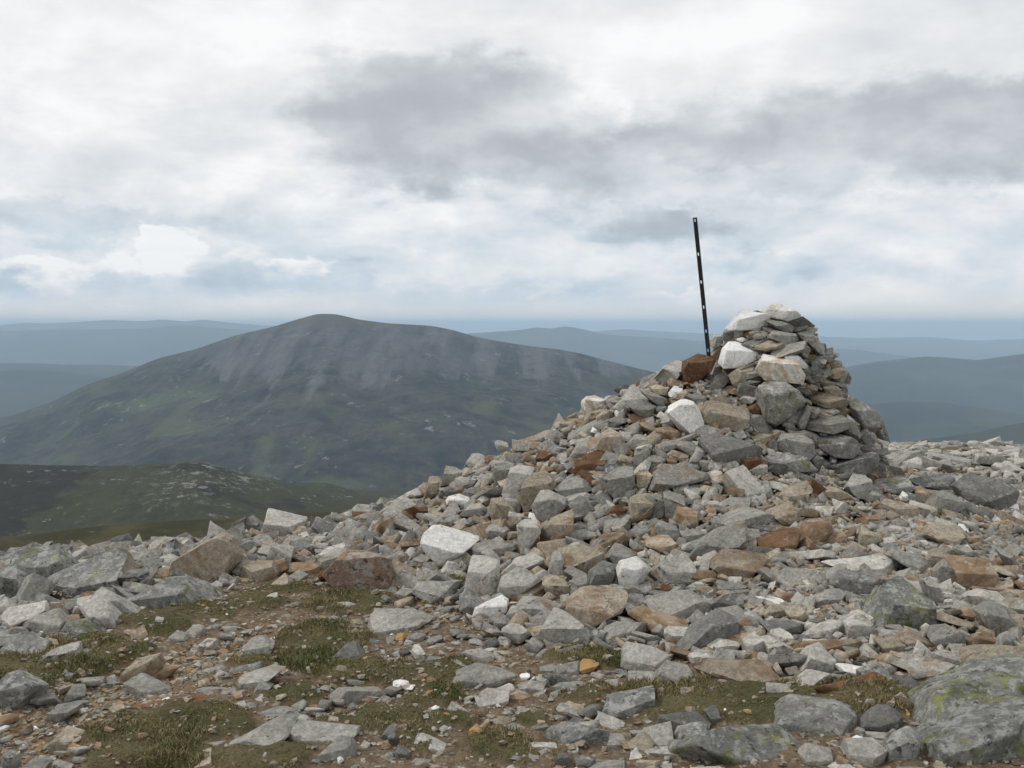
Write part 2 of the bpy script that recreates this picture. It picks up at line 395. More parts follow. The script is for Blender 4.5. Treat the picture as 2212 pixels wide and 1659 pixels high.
TR['R3'] = '''R 430,680 470,640 580,590 640,700 650,780 500,740
G 40,745 130,680 290,630 460,680 475,720 400,760 290,770 120,765
T 10,1050 120,930 250,880 440,900 450,940 380,1040 240,1155 100,1110
B 330,870 480,810 600,790 655,790 650,830 540,930 440,960 440,900
G 370,1060 430,1030 570,1170 550,1200 450,1190
T 440,560 560,490 700,440 730,500 680,600 620,610 560,590
T 800,470 900,490 1010,550 1020,580 900,590 790,530
G 940,500 1000,410 1110,385 1140,430 1145,510 1080,570 1000,560
L 1140,480 1160,410 1300,395 1410,430 1425,480 1350,550 1250,545
G 1080,560 1150,505 1200,530 1215,560 1150,600 1100,590
L 1425,450 1500,400 1700,370 1730,440 1745,520 1650,540 1480,500
D 1740,480 1800,440 2000,405 2110,440 2170,540 2130,640 2040,660 1900,600 1800,590
G 1540,660 1580,530 1650,490 1740,540 1780,600 1700,650 1650,700 1560,690
R 1430,560 1440,480 1490,475 1560,560 1540,610 1450,610
V 1330,580 1370,510 1390,540 1380,600 1345,600
T 1150,650 1240,560 1340,600 1530,640 1530,690 1340,690 1210,670
R 860,690 890,655 1020,680 1010,700 890,700
T 1000,710 1200,670 1230,690 1170,730 1010,740
T 1040,890 1080,740 1110,760 1205,860 1190,910 1120,920 1060,900
T 800,860 860,820 940,800 950,850 880,900 810,890
T 1510,820 1540,750 1640,735 1800,770 1790,830 1660,920 1600,880
R 1530,990 1560,920 1650,930 1660,960 1600,1030 1540,1050
H 760,1000 930,990 1100,965 1240,965 1380,1020 1390,1060 1280,1110 1100,1080 940,1050
G 1250,960 1320,895 1440,960 1560,1060 1550,1110 1430,1080 1390,1040
R 1660,960 1690,990 1980,1010 2000,1080 1920,1180 1820,1220 1740,1180
G 1570,1070 1660,990 1690,1020 1725,1170 1690,1200 1590,1160
D 870,1170 920,1070 1000,1070 1250,1135 1180,1210 1060,1260 940,1230
M 1105,1390 1160,1270 1250,1130 1360,1100 1430,1120 1500,1220 1540,1280 1570,1480 1520,1520 1400,1490 1250,1470 1130,1440
R 1350,1090 1400,1085 1500,1140 1540,1200 1480,1200
G 1500,1130 1570,1110 1640,1240 1670,1310 1630,1330 1560,1300
H 1780,1310 1830,1250 1940,1205 2040,1220 2090,1280 1960,1310 1840,1330
G 1900,1370 1980,1290 2060,1310 2130,1420 2120,1500 2070,1545 1990,1520 1930,1440
T 1560,1390 1650,1370 1840,1440 1910,1490 1860,1505 1690,1450 1570,1410
G 1535,1540 1590,1460 1680,1450 1790,1520 1805,1590 1700,1610 1580,1600
R 1810,1580 1870,1510 1960,1500 2020,1580 1930,1605 1830,1610
R 1735,1390 1790,1330 1890,1370 1870,1430 1800,1420
G 720,1290 830,1220 900,1200 970,1230 960,1260 850,1330 750,1320
R 450,1250 490,1190 590,1250 570,1300 470,1290
V 350,1260 460,1250 530,1290 450,1310 400,1340
D 15,1310 90,1260 210,1245 260,1290 230,1350 120,1375 40,1360
T 380,1380 450,1310 540,1320 550,1400 400,1410
T 530,1340 580,1310 660,1340 710,1410 680,1440 560,1400
G 50,1190 150,1150 280,1200 290,1230 200,1260 90,1200
G 870,1320 900,1310 1030,1390 1000,1400 890,1360
H 690,1520 780,1450 870,1420 930,1430 900,1510 820,1555 700,1550
H 950,1530 960,1440 1080,1380 1120,1410 1160,1490 1080,1540 1000,1560
T 640,1610 690,1560 1060,1550 1070,1590 900,1650 680,1640
H 230,1560 340,1510 380,1550 400,1659 260,1659
H 385,1550 430,1540 600,1620 620,1659 410,1659
H 430,1490 500,1475 570,1510 580,1570 520,1580 420,1550
D 355,1430 420,1420 600,1430 740,1460 720,1500 600,1520 400,1490
G 0,1400 100,1360 200,1440 215,1500 150,1560 0,1560
G 1020,1650 1130,1585 1210,1640 1210,1659
T 1180,1560 1240,1515 1370,1570 1420,1650 1220,1650
R 1320,1540 1400,1490 1530,1560 1640,1620 1500,1610 1380,1590
T 1990,1060 2050,1020 2100,1060 2170,1150 2100,1120
G 2020,920 2060,910 2170,1060 2165,1110 2080,1010
R 1985,1180 2050,1140 2150,1160 2160,1210 2060,1230'''
TR['R4'] = '''M 60,400 160,300 280,320 420,450 410,560 300,600 180,560
L 0,680 0,400 90,460 165,540 120,640 40,690
L 245,560 430,450 660,350 760,400 720,480 640,600 440,660 310,670
T 1080,470 1100,380 1220,310 1310,265 1380,290 1415,370 1390,470 1300,550 1180,560 1100,530
D 1370,240 1400,190 1480,150 1440,200 1440,260 1390,270
D 1440,190 1510,150 1570,200 1580,240 1520,240
H 1585,230 1590,140 1690,115 1830,180 1830,200 1770,240 1740,290 1640,280
T 1430,510 1440,450 1630,430 1665,490 1640,530 1550,550
T 1600,580 1690,490 1740,540 1755,600 1650,605
L 835,700 850,620 1000,520 1060,520 1160,570 1290,690 1270,720 1080,730 930,740
G 570,600 600,570 720,640 830,730 830,800 740,770 650,660
H 450,690 560,660 640,680 700,740 760,830 720,850 620,810 560,740
G 110,820 220,740 330,710 400,780 390,850 270,870
M 285,900 400,790 480,780 540,820 620,890 540,910 460,930 340,930
L 20,970 60,880 150,850 270,900 280,970 190,1060 60,1040
H 165,1085 200,1000 330,940 440,900 460,940 470,980 300,1020
H 0,860 0,720 260,680 270,720 110,800
L 0,1310 0,1130 120,1095 230,1165 180,1220 120,1300
T 720,1120 770,1050 950,985 975,1050 870,1110 800,1130
T 900,1110 980,1045 1075,1050 1000,1100
H 1465,930 1500,880 1550,870 1640,930 1600,990 1550,1030 1500,1000
D 1350,1110 1380,1060 1530,1030 1560,1080 1440,1130
G 1400,1170 1440,1110 1600,1060 1690,1070 1640,1110 1580,1150 1490,1210
G 1490,1225 1560,1140 1630,1170 1600,1200 1540,1230
B 720,1330 800,1280 1100,1230 1260,1225 1200,1270 1000,1310 800,1340
R 600,1440 700,1370 800,1350 740,1420 650,1450
T 310,1500 380,1430 500,1440 490,1490 400,1540 330,1540
G 760,1520 830,1470 870,1480 820,1530
G 865,1530 910,1480 970,1510 940,1540
H 1545,690 1580,640 1650,610 1660,650 1580,710
G 1600,730 1640,700 1790,665 1790,700 1700,735
H 1165,935 1230,885 1280,890 1275,940 1190,950
G 1200,1400 1240,1370 1350,1360 1290,1390
G 980,1350 1010,1310 1080,1310 1110,1350 1040,1365
H 515,1610 560,1590 660,1580 740,1610 650,1635
H 780,1640 830,1610 930,1610 940,1645 820,1659
G 310,1640 350,1620 440,1640 400,1659
R 850,460 880,450 950,465 900,485
T 880,530 960,480 1050,460 1060,500 1000,540
L 700,530 760,460 850,500 840,540 760,550
G 1600,390 1620,340 1700,310 1760,340 1740,430 1660,475
H 1660,320 1740,270 1830,290 1860,320 1730,310
D 1730,310 1800,290 1910,350 1890,380 1800,360
H 1870,410 1960,340 2060,310 2070,350 1990,420 1950,460
R 1700,470 1760,430 1910,440 1920,490 1830,505 1720,490
G 280,1340 340,1280 440,1260 540,1270 400,1330 300,1355
G 0,1600 40,1560 100,1580 100,1640 20,1655
L 1500,1659 1560,1600 1700,1570 1830,1550 1890,1630 1880,1659
G 1365,1540 1400,1500 1530,1420 1750,1360 1780,1390 1700,1500 1560,1600 1430,1600
G 1690,1530 1750,1400 1820,1380 2150,1410 2150,1450 2090,1480 1900,1540 1730,1560
G 1950,1570 2000,1470 2090,1480 2140,1580 2130,1620 2080,1640'''
TR['R5'] = '''P 210,160 330,30 430,30 560,60 640,160 630,230 540,280 410,330 330,270
H 140,120 200,60 330,10 330,40 220,160 150,150
T 620,85 680,30 725,120 690,140
G 745,80 790,50 850,60 830,110 770,140
G 465,540 480,430 500,390 680,390 840,470 700,510 560,545
G 620,300 670,265 740,270 740,310 640,320
G 735,290 770,220 1050,220 1000,290 950,350 870,330
H 130,400 170,365 400,345 410,375 300,400 150,425
G 165,480 240,430 280,440 270,490 200,500
D 245,690 300,630 380,610 430,660 410,700 330,730 270,715
H 715,640 740,610 790,620 850,680 800,690
G 535,740 620,690 700,685 745,715 720,745 600,750
G 390,770 430,735 480,740 480,790 410,790
G 930,760 950,715 1040,715 1100,750 1020,790
G 930,870 1000,800 1180,740 1380,745 1390,790 1250,830 1130,880 1000,890
H 1110,920 1170,885 1250,890 1330,890 1330,930 1250,990 1160,985
R 1330,920 1380,890 1470,930 1450,955 1350,945
W 1390,790 1430,780 1455,790 1410,810
W 1440,820 1480,795 1492,825
O 1085,1130 1130,1095 1180,1140 1180,1165 1120,1195 1090,1170
R 1215,1070 1270,1055 1335,1080 1320,1105 1230,1105
G 1385,870 1470,830 1560,830 1520,880 1420,900
G 1560,860 1650,835 1790,840 1780,870 1680,895
G 1610,770 1640,730 1740,725 1760,770 1700,800 1620,800
G 1510,735 1600,730 1640,740 1600,780 1520,770
H 550,1030 620,1000 690,1030 680,1060 590,1060
G 925,1040 970,980 1060,980 1080,1010 1000,1045
W 845,990 870,975 905,985 890,1005 860,1005
W 700,1060 710,1035 750,1040 760,1065 720,1075
D 555,1150 610,1100 660,1100 720,1170 720,1200 640,1180
H 730,1160 760,1150 830,1200 960,1250 940,1280 820,1300 750,1230
D 610,1310 650,1220 720,1260 720,1300 660,1330
D 590,1160 630,1150 650,1200 620,1230
L 1550,1180 1600,1120 1760,1090 1930,1130 1940,1150 1860,1210 1740,1240 1580,1210
G 1905,1260 1940,1150 2030,1170 2040,1200 1960,1250
L 1870,1030 1930,920 2212,875 2212,960 2050,1020 1900,1065
D 1585,1330 1640,1245 1700,1290 1690,1354 1600,1354
T 1970,1250 2150,1160 2200,1190 2100,1240 2000,1270
H 2010,1310 2110,1235 2140,1290 2060,1325
G 1510,1260 1560,1240 1620,1270 1560,1300
G 1790,950 1830,925 1900,930 1870,960
H 1620,980 1640,970 1780,1015 1760,1030
G 870,1120 900,1105 1020,1095 1000,1120 930,1135
G 690,1110 760,1105 830,1125 810,1150 740,1150
G 430,1030 500,990 560,1010 530,1040
V 615,830 660,822 720,835 680,855 640,865
R 780,840 850,805 890,820 840,860
D 455,600 490,570 540,595 530,620 480,620
G 700,560 740,540 815,550 800,575 740,585
G 600,560 690,540 680,565 620,570'''
TR['R6'] = '''H 835,740 930,620 1020,595 1090,700 1070,760 960,780 850,760
G 1175,690 1280,590 1390,690 1390,710 1200,710
H 1435,710 1500,685 1660,680 1790,710 1750,790 1690,815 1560,770
V 1110,730 1150,705 1250,725 1240,775 1180,785 1120,760
H 1650,640 1730,630 1850,660 1820,700 1760,705 1650,680
T 1845,700 1890,630 2010,595 2260,610 2260,715 2050,740 1960,780 1860,770
T 310,760 350,710 480,715 690,710 690,780 790,850 640,880 500,870 340,790
G 0,790 60,720 120,675 190,700 240,770 200,830 100,860 0,850
T 190,670 330,625 380,645 310,720 240,710
B 960,860 1150,830 1290,760 1430,800 1460,860 1380,900 1170,930
L 1230,760 1290,730 1390,715 1420,830 1360,880 1250,830
D 1225,1080 1370,955 1480,1020 1480,1080 1400,1120 1270,1140
T 1450,900 1480,880 1550,950 1560,1000 1500,1000
O 1440,1000 1500,970 1525,1000 1510,1040 1470,1040
D 0,1100 20,1015 120,1005 280,1015 330,1060 290,1100 100,1130 0,1120
D 310,1000 370,965 440,1080 400,1100 340,1060
T 100,930 170,850 240,850 230,900 150,940
M 70,1345 90,1230 180,1150 400,1100 600,1090 830,1120 920,1220 880,1345
L 640,1110 720,1030 830,930 960,950 1100,960 1220,1010 1210,1110 1100,1170 950,1180 830,1110
T 850,960 950,950 1000,1030 960,1050 920,1040
H 1140,1280 1170,1180 1340,1165 1380,1230 1330,1320 1200,1320
G 880,1260 920,1210 1000,1200 1060,1230 1070,1310 950,1332 890,1320
M 1500,1070 1640,880 1830,790 1930,800 2300,730 2300,980 1900,1060 1700,1120 1560,1170
M 1560,1345 1600,1180 1780,1060 2000,1000 2300,940 2300,1345
L 1380,1320 1400,1200 1530,1110 1600,1180 1570,1270 1450,1300
W 1095,1000 1160,990 1170,1005 1110,1012
G 520,1000 560,975 620,980 640,1005 560,1025
L 110,1170 150,1100 270,1075 325,1100 300,1130 200,1150
D 1440,810 1530,785 1610,840 1600,880 1490,870'''

# ------------------------------------------------------------------ materials
def new_mat(name):
    m = bpy.data.materials.new(name); m.use_nodes = True; T = NT(m.node_tree); T.n.clear()
    out = T.node('ShaderNodeOutputMaterial'); b = T.node('ShaderNodeBsdfPrincipled')
    T.l.new(b.outputs[0], out.inputs[0]); b.inputs['Specular IOR Level'].default_value = .25
    return m, T, b
def bump(T, b, h, strength, dist):
    n = T.node('ShaderNodeBump'); n.inputs['Strength'].default_value = strength; n.inputs['Distance'].default_value = dist
    T.l.new(h, n.inputs['Height']); T.l.new(n.outputs[0], b.inputs['Normal'])
RUST = [(.0, (.10, .058, .032)), (.5, (.205, .128, .070)), (1., (.35, .25, .158))]
def stone_mat(name, c1, c2, rust=0., green=0., crust=0., band=.25, rustramp=RUST, rough=.85, mott=1.):
    m, T, b = new_mat(name)
    pos = T.node('ShaderNodeNewGeometry').outputs['Position']
    isl = [o for o in T.n if o.bl_idname == 'ShaderNodeNewGeometry'][0].outputs['Random Per Island']
    oi = T.node('ShaderNodeObjectInfo').outputs['Random']
    rnd = T.m('FRACT', T.m('ADD', T.m('MULTIPLY', isl, 7.31), oi))
    rnd2 = T.m('FRACT', T.m('MULTIPLY', rnd, 13.7))
    p = T.node('ShaderNodeCombineXYZ'); T.l.new(T.m('MULTIPLY', rnd, 40.), p.inputs[0])
    q = T.vm('ADD', pos, p.outputs[0])
    n1 = T.noise(q, 5., 6, .62); n2 = T.noise(q, 38., 4, .65)
    c = T.mix(T.step(n1, .3, .7), c1, c2)
    # foliation seen on the broken sides
    vr = T.node('ShaderNodeVectorRotate', rotation_type='AXIS_ANGLE'); T.l.new(q, vr.inputs[0]); vr.inputs['Axis'].default_value = (.8, .5, .25)
    T.l.new(T.m('MULTIPLY', rnd2, 6.28), vr.inputs['Angle'])
    fo = T.noise(T.vm('MULTIPLY', vr.outputs[0], (2., 2.5, 42.)), 1., 4, .6, .4)
    band *= 1.5
    c = T.mix(T.step(fo, .5, .68, 0., band), c, T.mix(1., c, (.55, .54, .52), 'MULTIPLY'))
    c = T.mix(T.step(fo, .45, .3, 0., band * .7), c, T.mix(1., c, (1.28, 1.27, 1.25), 'MULTIPLY'))
    # weather skin: mottling and dark pits
    n3 = T.noise(q, 90., 3, .6)
    c0 = c
    c = T.mix(T.step(n2, .34, .68), T.mix(1., c, (.78, .78, .78), 'MULTIPLY'), T.mix(1., c, (1.17, 1.165, 1.15), 'MULTIPLY'))
    c = T.mix(T.step(n3, .36, .64), T.mix(1., c, (.87, .87, .87), 'MULTIPLY'), T.mix(1., c, (1.11, 1.11, 1.10), 'MULTIPLY'))
    if mott < 1: c = T.mix(mott, c0, c)
    if rust > 0:
        nr = T.noise(q, 4.6, 6, .66, .6)
        ra = T.m('MULTIPLY_ADD', rnd2, .30, rust - .15)
        lo = T.m('SUBTRACT', .80, T.m('MULTIPLY', ra, .62))
        mk = T.step(nr, lo, T.m('ADD', lo, .14))
        rc = T.ramp(T.noise(q, 9., 5, .65), [(a + (.25 if a == 0 else -.25 if a == 1 else 0), k) for a, k in rustramp])
        c = T.mix(T.m('MULTIPLY', mk, T.step(T.noise(q, 26., 4, .6), .3, .6, .5, .95)), c, rc)
    if crust > 0:
        k1 = T.noise(q, 16., 6, .7)
        c = T.mix(T.step(k1, .60 - .1 * crust, .66 - .1 * crust, 0., .6), c, (.40, .405, .385))
        k2 = T.noise(T.vm('ADD', q, (3., 9., 1.)), 22., 6, .7)
        c = T.mix(T.step(k2, .63 - .06 * crust, .69 - .06 * crust, 0., .85), c, (.05, .05, .048))
    if green > 0:
        k3 = T.noise(T.vm('ADD', q, (7., 2., 5.)), 5.5, 4, .55); k4 = T.noise(T.vm('ADD', q, (1., 2., 15.)), 24., 6, .7)
        g = T.m('MULTIPLY', T.step(k3, .64 - .22 * green, .78 - .22 * green), T.step(k4, .47, .56))
        c = T.mix(T.m('MULTIPLY', g, .85), c, T.mix(T.step(T.noise(q, 9., 4), .4, .62), (.07, .08, .03), (.235, .25, .07)))
    ck = T.node('ShaderNodeTexVoronoi', feature='DISTANCE_TO_EDGE'); ck.inputs['Scale'].default_value = 5.5
    T.l.new(T.vm('ADD', q, T.vm('SCALE', T.noise(q, 7., 4, .6, 0, 'Color'), .16)), ck.inputs['Vector'])
    cr = T.m('MULTIPLY', T.step(ck.outputs['Distance'], .022, .004), T.step(T.noise(q, 4., 3), .55, .66))
    c = T.mix(T.m('MULTIPLY', cr, .45 * mott), c, T.mix(1., c, (.32, .3, .28), 'MULTIPLY'))
    tone = T.m('MULTIPLY_ADD', rnd, .46 * max(.3, mott), 1. - .23 * max(.3, mott))
    cc = T.node('ShaderNodeCombineColor'); [T.l.new(tone, cc.inputs[i]) for i in range(3)]
    c = T.mix(1., c, cc.outputs[0], 'MULTIPLY')
    T.put(b.inputs['Base Color'], c); b.inputs['Roughness'].default_value = rough
    h = T.m('SUBTRACT', T.m('ADD', T.noise(q, 24., 7, .68), T.m('MULTIPLY', fo, .55)), T.m('MULTIPLY', cr, .5))
    bump(T, b, h, .75, .022)
    return m
MT = {
 'G': stone_mat('grey_schist', (.235, .226, .206), (.355, .34, .305), .30, .1, .15),
 'H': stone_mat('pale_schist', (.375, .357, .322), (.51, .488, .445), .27, .03, .12),
 'D': stone_mat('dark_schist', (.125, .124, .118), (.22, .214, .20), .25, .15, .2),
 'T': stone_mat('tan_schist', (.285, .245, .185), (.395, .345, .27), .50, .03, .05, .3),
 'R': stone_mat('rusty_schist', (.32, .265, .20), (.41, .35, .28), .62, 0, .05, .3),
 'O': stone_mat('ochre_stone', (.38, .25, .125), (.45, .31, .17), .75, 0, 0, .15, [(0., (.26, .14, .055)), (.5, (.38, .22, .09)), (1., (.48, .32, .16))]),
 'B': stone_mat('brown_stone', (.16, .10, .06), (.24, .16, .10), .85, 0, .1, .2, [(0., (.05, .025, .014)), (.5, (.13, .062, .028)), (1., (.24, .13, .06))]),
 'W': stone_mat('white_quartz', (.78, .77, .75), (.86, .855, .84), .12, 0, .0, .06, [(0., (.45, .38, .28)), (.5, (.6, .5, .36)), (1., (.7, .62, .5))], .55, .4),
 'V': stone_mat('stained_quartz', (.66, .64, .60), (.82, .80, .76), .40, 0, .15, .15, [(0., (.22, .14, .07)), (.5, (.46, .33, .19)), (1., (.62, .5, .34))], .6, .7),
 'L': stone_mat('lichened_schist', (.155, .155, .145), (.27, .265, .245), .22, .5, .85, .2),
 'M': stone_mat('green_lichened_schist', (.145, .148, .134), (.25, .25, .23), .1, .85, 1.0, .15),
 'P': stone_mat('rust_skinned_slab', (.22, .135, .088), (.33, .245, .18), .45, .1, 1.0, .15, [(0., (.15, .08, .05)), (.5, (.25, .15, .095)), (1., (.34, .225, .145))]),
}
def prop(o, label=None, cat=None, group=None, kind=None):
    for k, v in (('label', label), ('category', cat), ('group', group), ('kind', kind)):
        if v: o[k] = v
    return o
def link(name, me, parent=None, loc=(0, 0, 0)):
    o = bpy.data.objects.new(name, me); COL.objects.link(o); o.location = loc; o.parent = parent
    return o
def np_mesh(name, v, f, mats, mi=None, smooth=True, attrs=()):
    """v (n,3), f (m,k) with one k for all faces"""
    me = bpy.data.meshes.new(name); v = np.asarray(v, np.float32); f = np.asarray(f, np.int32); k = f.shape[1]
    me.vertices.add(len(v)); me.vertices.foreach_set('co', v.ravel())
    me.loops.add(f.size); me.loops.foreach_set('vertex_index', f.ravel())
    me.polygons.add(len(f)); me.polygons.foreach_set('loop_start', np.arange(0, f.size, k, dtype=np.int32))
    for m in (mats if isinstance(mats, (list, tuple)) else [mats]): me.materials.append(m)
    if mi is not None: me.polygons.foreach_set('material_index', np.asarray(mi, np.int32))
    me.polygons.foreach_set('use_smooth', np.full(len(f), smooth))
    for an, av in attrs:
        a = me.attributes.new(an, 'FLOAT', 'POINT'); a.data.foreach_set('value', np.asarray(av, np.float32))
    me.update(calc_edges=True); me.validate()
    return me

# ------------------------------------------------------------------ rocks
def polytope(planes):
    """planes (n, d): n.x <= d ; returns corner points"""
    N = np.array([p[0] for p in planes]); d = np.array([p[1] for p in planes])
    k = len(N); idx = np.array([(i, j, l) for i in range(k) for j in range(i + 1, k) for l in range(j + 1, k)])
    A = N[idx]; det = np.linalg.det(A); ok = np.abs(det) > 1e-4
    X = np.linalg.solve(A[ok], d[idx[ok]][..., None])[..., 0]
    s = max(1e-3, np.abs(d).max())
    return X[(X @ N.T <= d + 1e-5 * s).all(1)]
def rock_bm(planes, size, bev, cell, amp, seed, seg=2):
    P = polytope(planes)
    bm = bmesh.new()
    P = P[np.unique(np.round(P / (size * .004)).astype(int), axis=0, return_index=True)[1]]
    for p in P: bm.verts.new(p)
    r = bmesh.ops.convex_hull(bm, input=bm.verts)
    bmesh.ops.delete(bm, geom=[g for g in set(r['geom_interior'] + r['geom_unused']) if isinstance(g, bmesh.types.BMVert)], context='VERTS')
    bmesh.ops.dissolve_limit(bm, angle_limit=.03, verts=bm.verts, edges=bm.edges)
    if bev > 0:
        bmesh.ops.bevel(bm, geom=list(bm.edges), offset=bev * size, segments=seg, profile=.6, affect='EDGES', clamp_overlap=True)
    bmesh.ops.triangulate(bm, faces=bm.faces)
    if cell:
        for _ in range(4):
            es = [e for e in bm.edges if e.calc_length() > cell * size]
            if not es: break
            bmesh.ops.subdivide_edges(bm, edges=es, cuts=1, use_grid_fill=False)
            bmesh.ops.triangulate(bm, faces=[f for f in bm.faces if len(f.verts) > 3])
    bm.normal_update()
    if amp:
        o = Vector((seed * 3.1, seed * 1.7, seed * .9)); k = 1 / size
        for v in bm.verts:
            c = v.co * k
            h = mnoise.noise(c * 2.2 + o) * 1. + mnoise.noise(c * 5.5 + o) * .55 + mnoise.noise(c * 12 + o) * .25
            # stepped breaks in the schist
            h += .35 * (abs(mnoise.noise(c * 3.3 - o)) ** .5 - .5)
            v.co += v.normal * (h * amp * size)
    return bm
def to_mesh(bm, name, mat):
    me = bpy.data.meshes.new(name); bm.to_mesh(me); bm.free()
    me.polygons.foreach_set('use_smooth', [True] * len(me.polygons))
    if mat: me.materials.append(mat)
    return me
def unit(v): v = np.asarray(v, float); return v / np.linalg.norm(v)
R_ = random.Random(5)
def generic_planes(r, kind):
    pl = []
    tilt = .18
    for ax in range(3):
        for s in (-1, 1):
            n = np.zeros(3); n[ax] = s; n += np.array([r.gauss(0, tilt) for _ in range(3)]); pl.append((unit(n), .5 * r.uniform(.85, 1.0)))
    for _ in range(r.randint(3, 6)):
        n = unit([r.gauss(0, 1), r.gauss(0, 1), r.gauss(0, .8)]); pl.append((n, .5 * r.uniform(.88, 1.2)))
    return pl
def mesh_arrays(bm):
    bm.verts.ensure_lookup_table()
    v = np.array([x.co[:] for x in bm.verts]); f = np.array([[y.index for y in x.verts] for x in bm.faces]); bm.free()
    return v, f
def fit(v): lo, hi = v.min(0), v.max(0); return (v - (lo + hi) / 2) / (hi - lo)
NB = 26
HI, MID, LOW = [], [], []
for i in range(NB):
    pl = generic_planes(R_, 0)
    v, f = mesh_arrays(rock_bm(pl, 1., .024, .30, .017, i + 1)); HI.append((fit(v), f))
    v, f = mesh_arrays(rock_bm(pl, 1., .022, 0, .0, i + 1, 1)); MID.append((fit(v), f))
    v, f = mesh_arrays(rock_bm(pl, 1., 0, 0, 0, i + 1)); LOW.append((fit(v), f))
TINY = []
for i in range(NB):
    pl = generic_planes(R_, 0)[:6]; n = unit([R_.gauss(0, 1), R_.gauss(0, 1), .6]); pl.append((n, .42))
    v, f = mesh_arrays(rock_bm(pl, 1., 0, 0, 0, i + 1)); TINY.append((fit(v), f))
HIMESH = {}
def hi_mesh(i, key):
    if (i, key) not in HIMESH: HIMESH[i, key] = np_mesh('rock', HI[i][0], HI[i][1], MT[key])
    return HIMESH[i, key]
def small(loc): return .0105 * max(3., math.hypot(loc[0] + JO[0], loc[1] + JO[1]))     # about seven pixels of the picture
JO = [0., 0.]
def joined(items, lod, name, keys='GHDTROBWL'):
    """items: (loc, rot3x3, dims3, base, key) -> one mesh"""
    V, Fc, MI = [], [], []; n = 0
    for loc, rot, dim, bi, key in items:
        v, f = (LOW if lod is MID and max(dim) < small(loc) else lod)[bi]
        V.append((v * dim) @ rot.T + loc); Fc.append(f + n); MI.append(np.full(len(f), keys.index(key))); n += len(v)
    return np_mesh(name, np.concatenate(V), np.concatenate(Fc), [MT[k] for k in keys], np.concatenate(MI), smooth=(lod is MID))
def rand_rot(r, nrm, tilt):
    n = unit(nrm + np.array([r.gauss(0, tilt), r.gauss(0, tilt), 0]))
    a = r.uniform(0, 2 * math.pi); x = np.array([math.cos(a), math.sin(a), 0]); x = unit(x - n * (x @ n)); y = np.cross(n, x)
    return np.stack([x, y, n], 1)

# ------------------------------------------------------------------ the setting: ground sheet out to the horizon
def blobs(px, py, L):
    s = np.zeros_like(px)
    for cx, cy, rx, ry in L: s = np.maximum(s, 1.25 * np.exp(-(((px - cx) / rx) ** 2 + ((py - cy) / ry) ** 2) * .9))
    return s
TURF = [(130, 1455, 130, 50), (230, 1400, 130, 45), (330, 1355, 120, 40), (450, 1325, 110, 32), (560, 1310, 90, 25), (620, 1270, 90, 25), (890, 1245, 90, 22), (970, 1285, 55, 32),
        (700, 1435, 130, 32), (450, 1560, 140, 36), (350, 1640, 140, 32), (850, 1470, 140, 34), (960, 1500, 95, 32), (1090, 1610, 150, 55), (1150, 1550, 110, 40), (900, 1610, 60, 50),
        (1000, 1450, 150, 28), (1240, 1420, 130, 24), (1500, 1530, 190, 38), (1400, 1500, 100, 28), (1640, 1540, 170, 30), (700, 1390, 90, 28), (560, 1420, 110, 32), (300, 1580, 150, 34),
        (560, 1640, 110, 40), (800, 1560, 120, 30), (1250, 1500, 100, 28), (1800, 1520, 130, 30), (760, 1300, 100, 18), (1330, 1430, 90, 20), (640, 1500, 90, 26), (1000, 1560, 90, 30)]
BARE = [(20, 1600, 110, 60), (130, 1540, 110, 40), (250, 1490, 110, 34), (360, 1450, 100, 30), (450, 1410, 80, 26), (520, 1385, 60, 20), (985, 1320, 80, 34), (1090, 1370, 70, 24), (1150, 1480, 120, 24), (1280, 1540, 100, 22),
        (880, 1310, 60, 16), (780, 1490, 90, 20), (680, 1530, 80, 18), (1640, 1450, 90, 20), (900, 1420, 70, 14)]
def masks(x, y, z):
    px, py, t = proj(np.stack([x, y, z], -1))
    px = np.where(t > .3, px, -9e3)
    n = fbm(x * 2.1 + 5, y * 2.1, 5, .6) ; n2 = fbm(x * .9, y * .9 + 30, 4, .5, 1)
    nearw = sstep(t, 11, 8)
    turf = np.where(t > .3, blobs(px, py, TURF), .5) + n * .9 + n2 * .5
    bare = blobs(px, py, BARE) + n * .5
    turf = sstep(turf - .8 * sstep(bare, .35, .8), .42, .72)
    farturf = sstep(fbm(x * .55, y * .55, 5, .6) + .1 * n, .02, .2)
    turf = turf * nearw + farturf * (1 - nearw) * .8
    return turf, sstep(bare, .3, .7) * nearw
FOOT = [(-200, 1450), (0, 1420), (150, 1390), (250, 1335), (450, 1290), (600, 1205), (800, 1235), (900, 1270), (1000, 1300), (1060, 1370), (1200, 1400), (1350, 1400), (1500, 1420), (1560, 1460), (1750, 1490), (2212, 1420), (2500, 1400)]
FX, FY = zip(*FOOT)
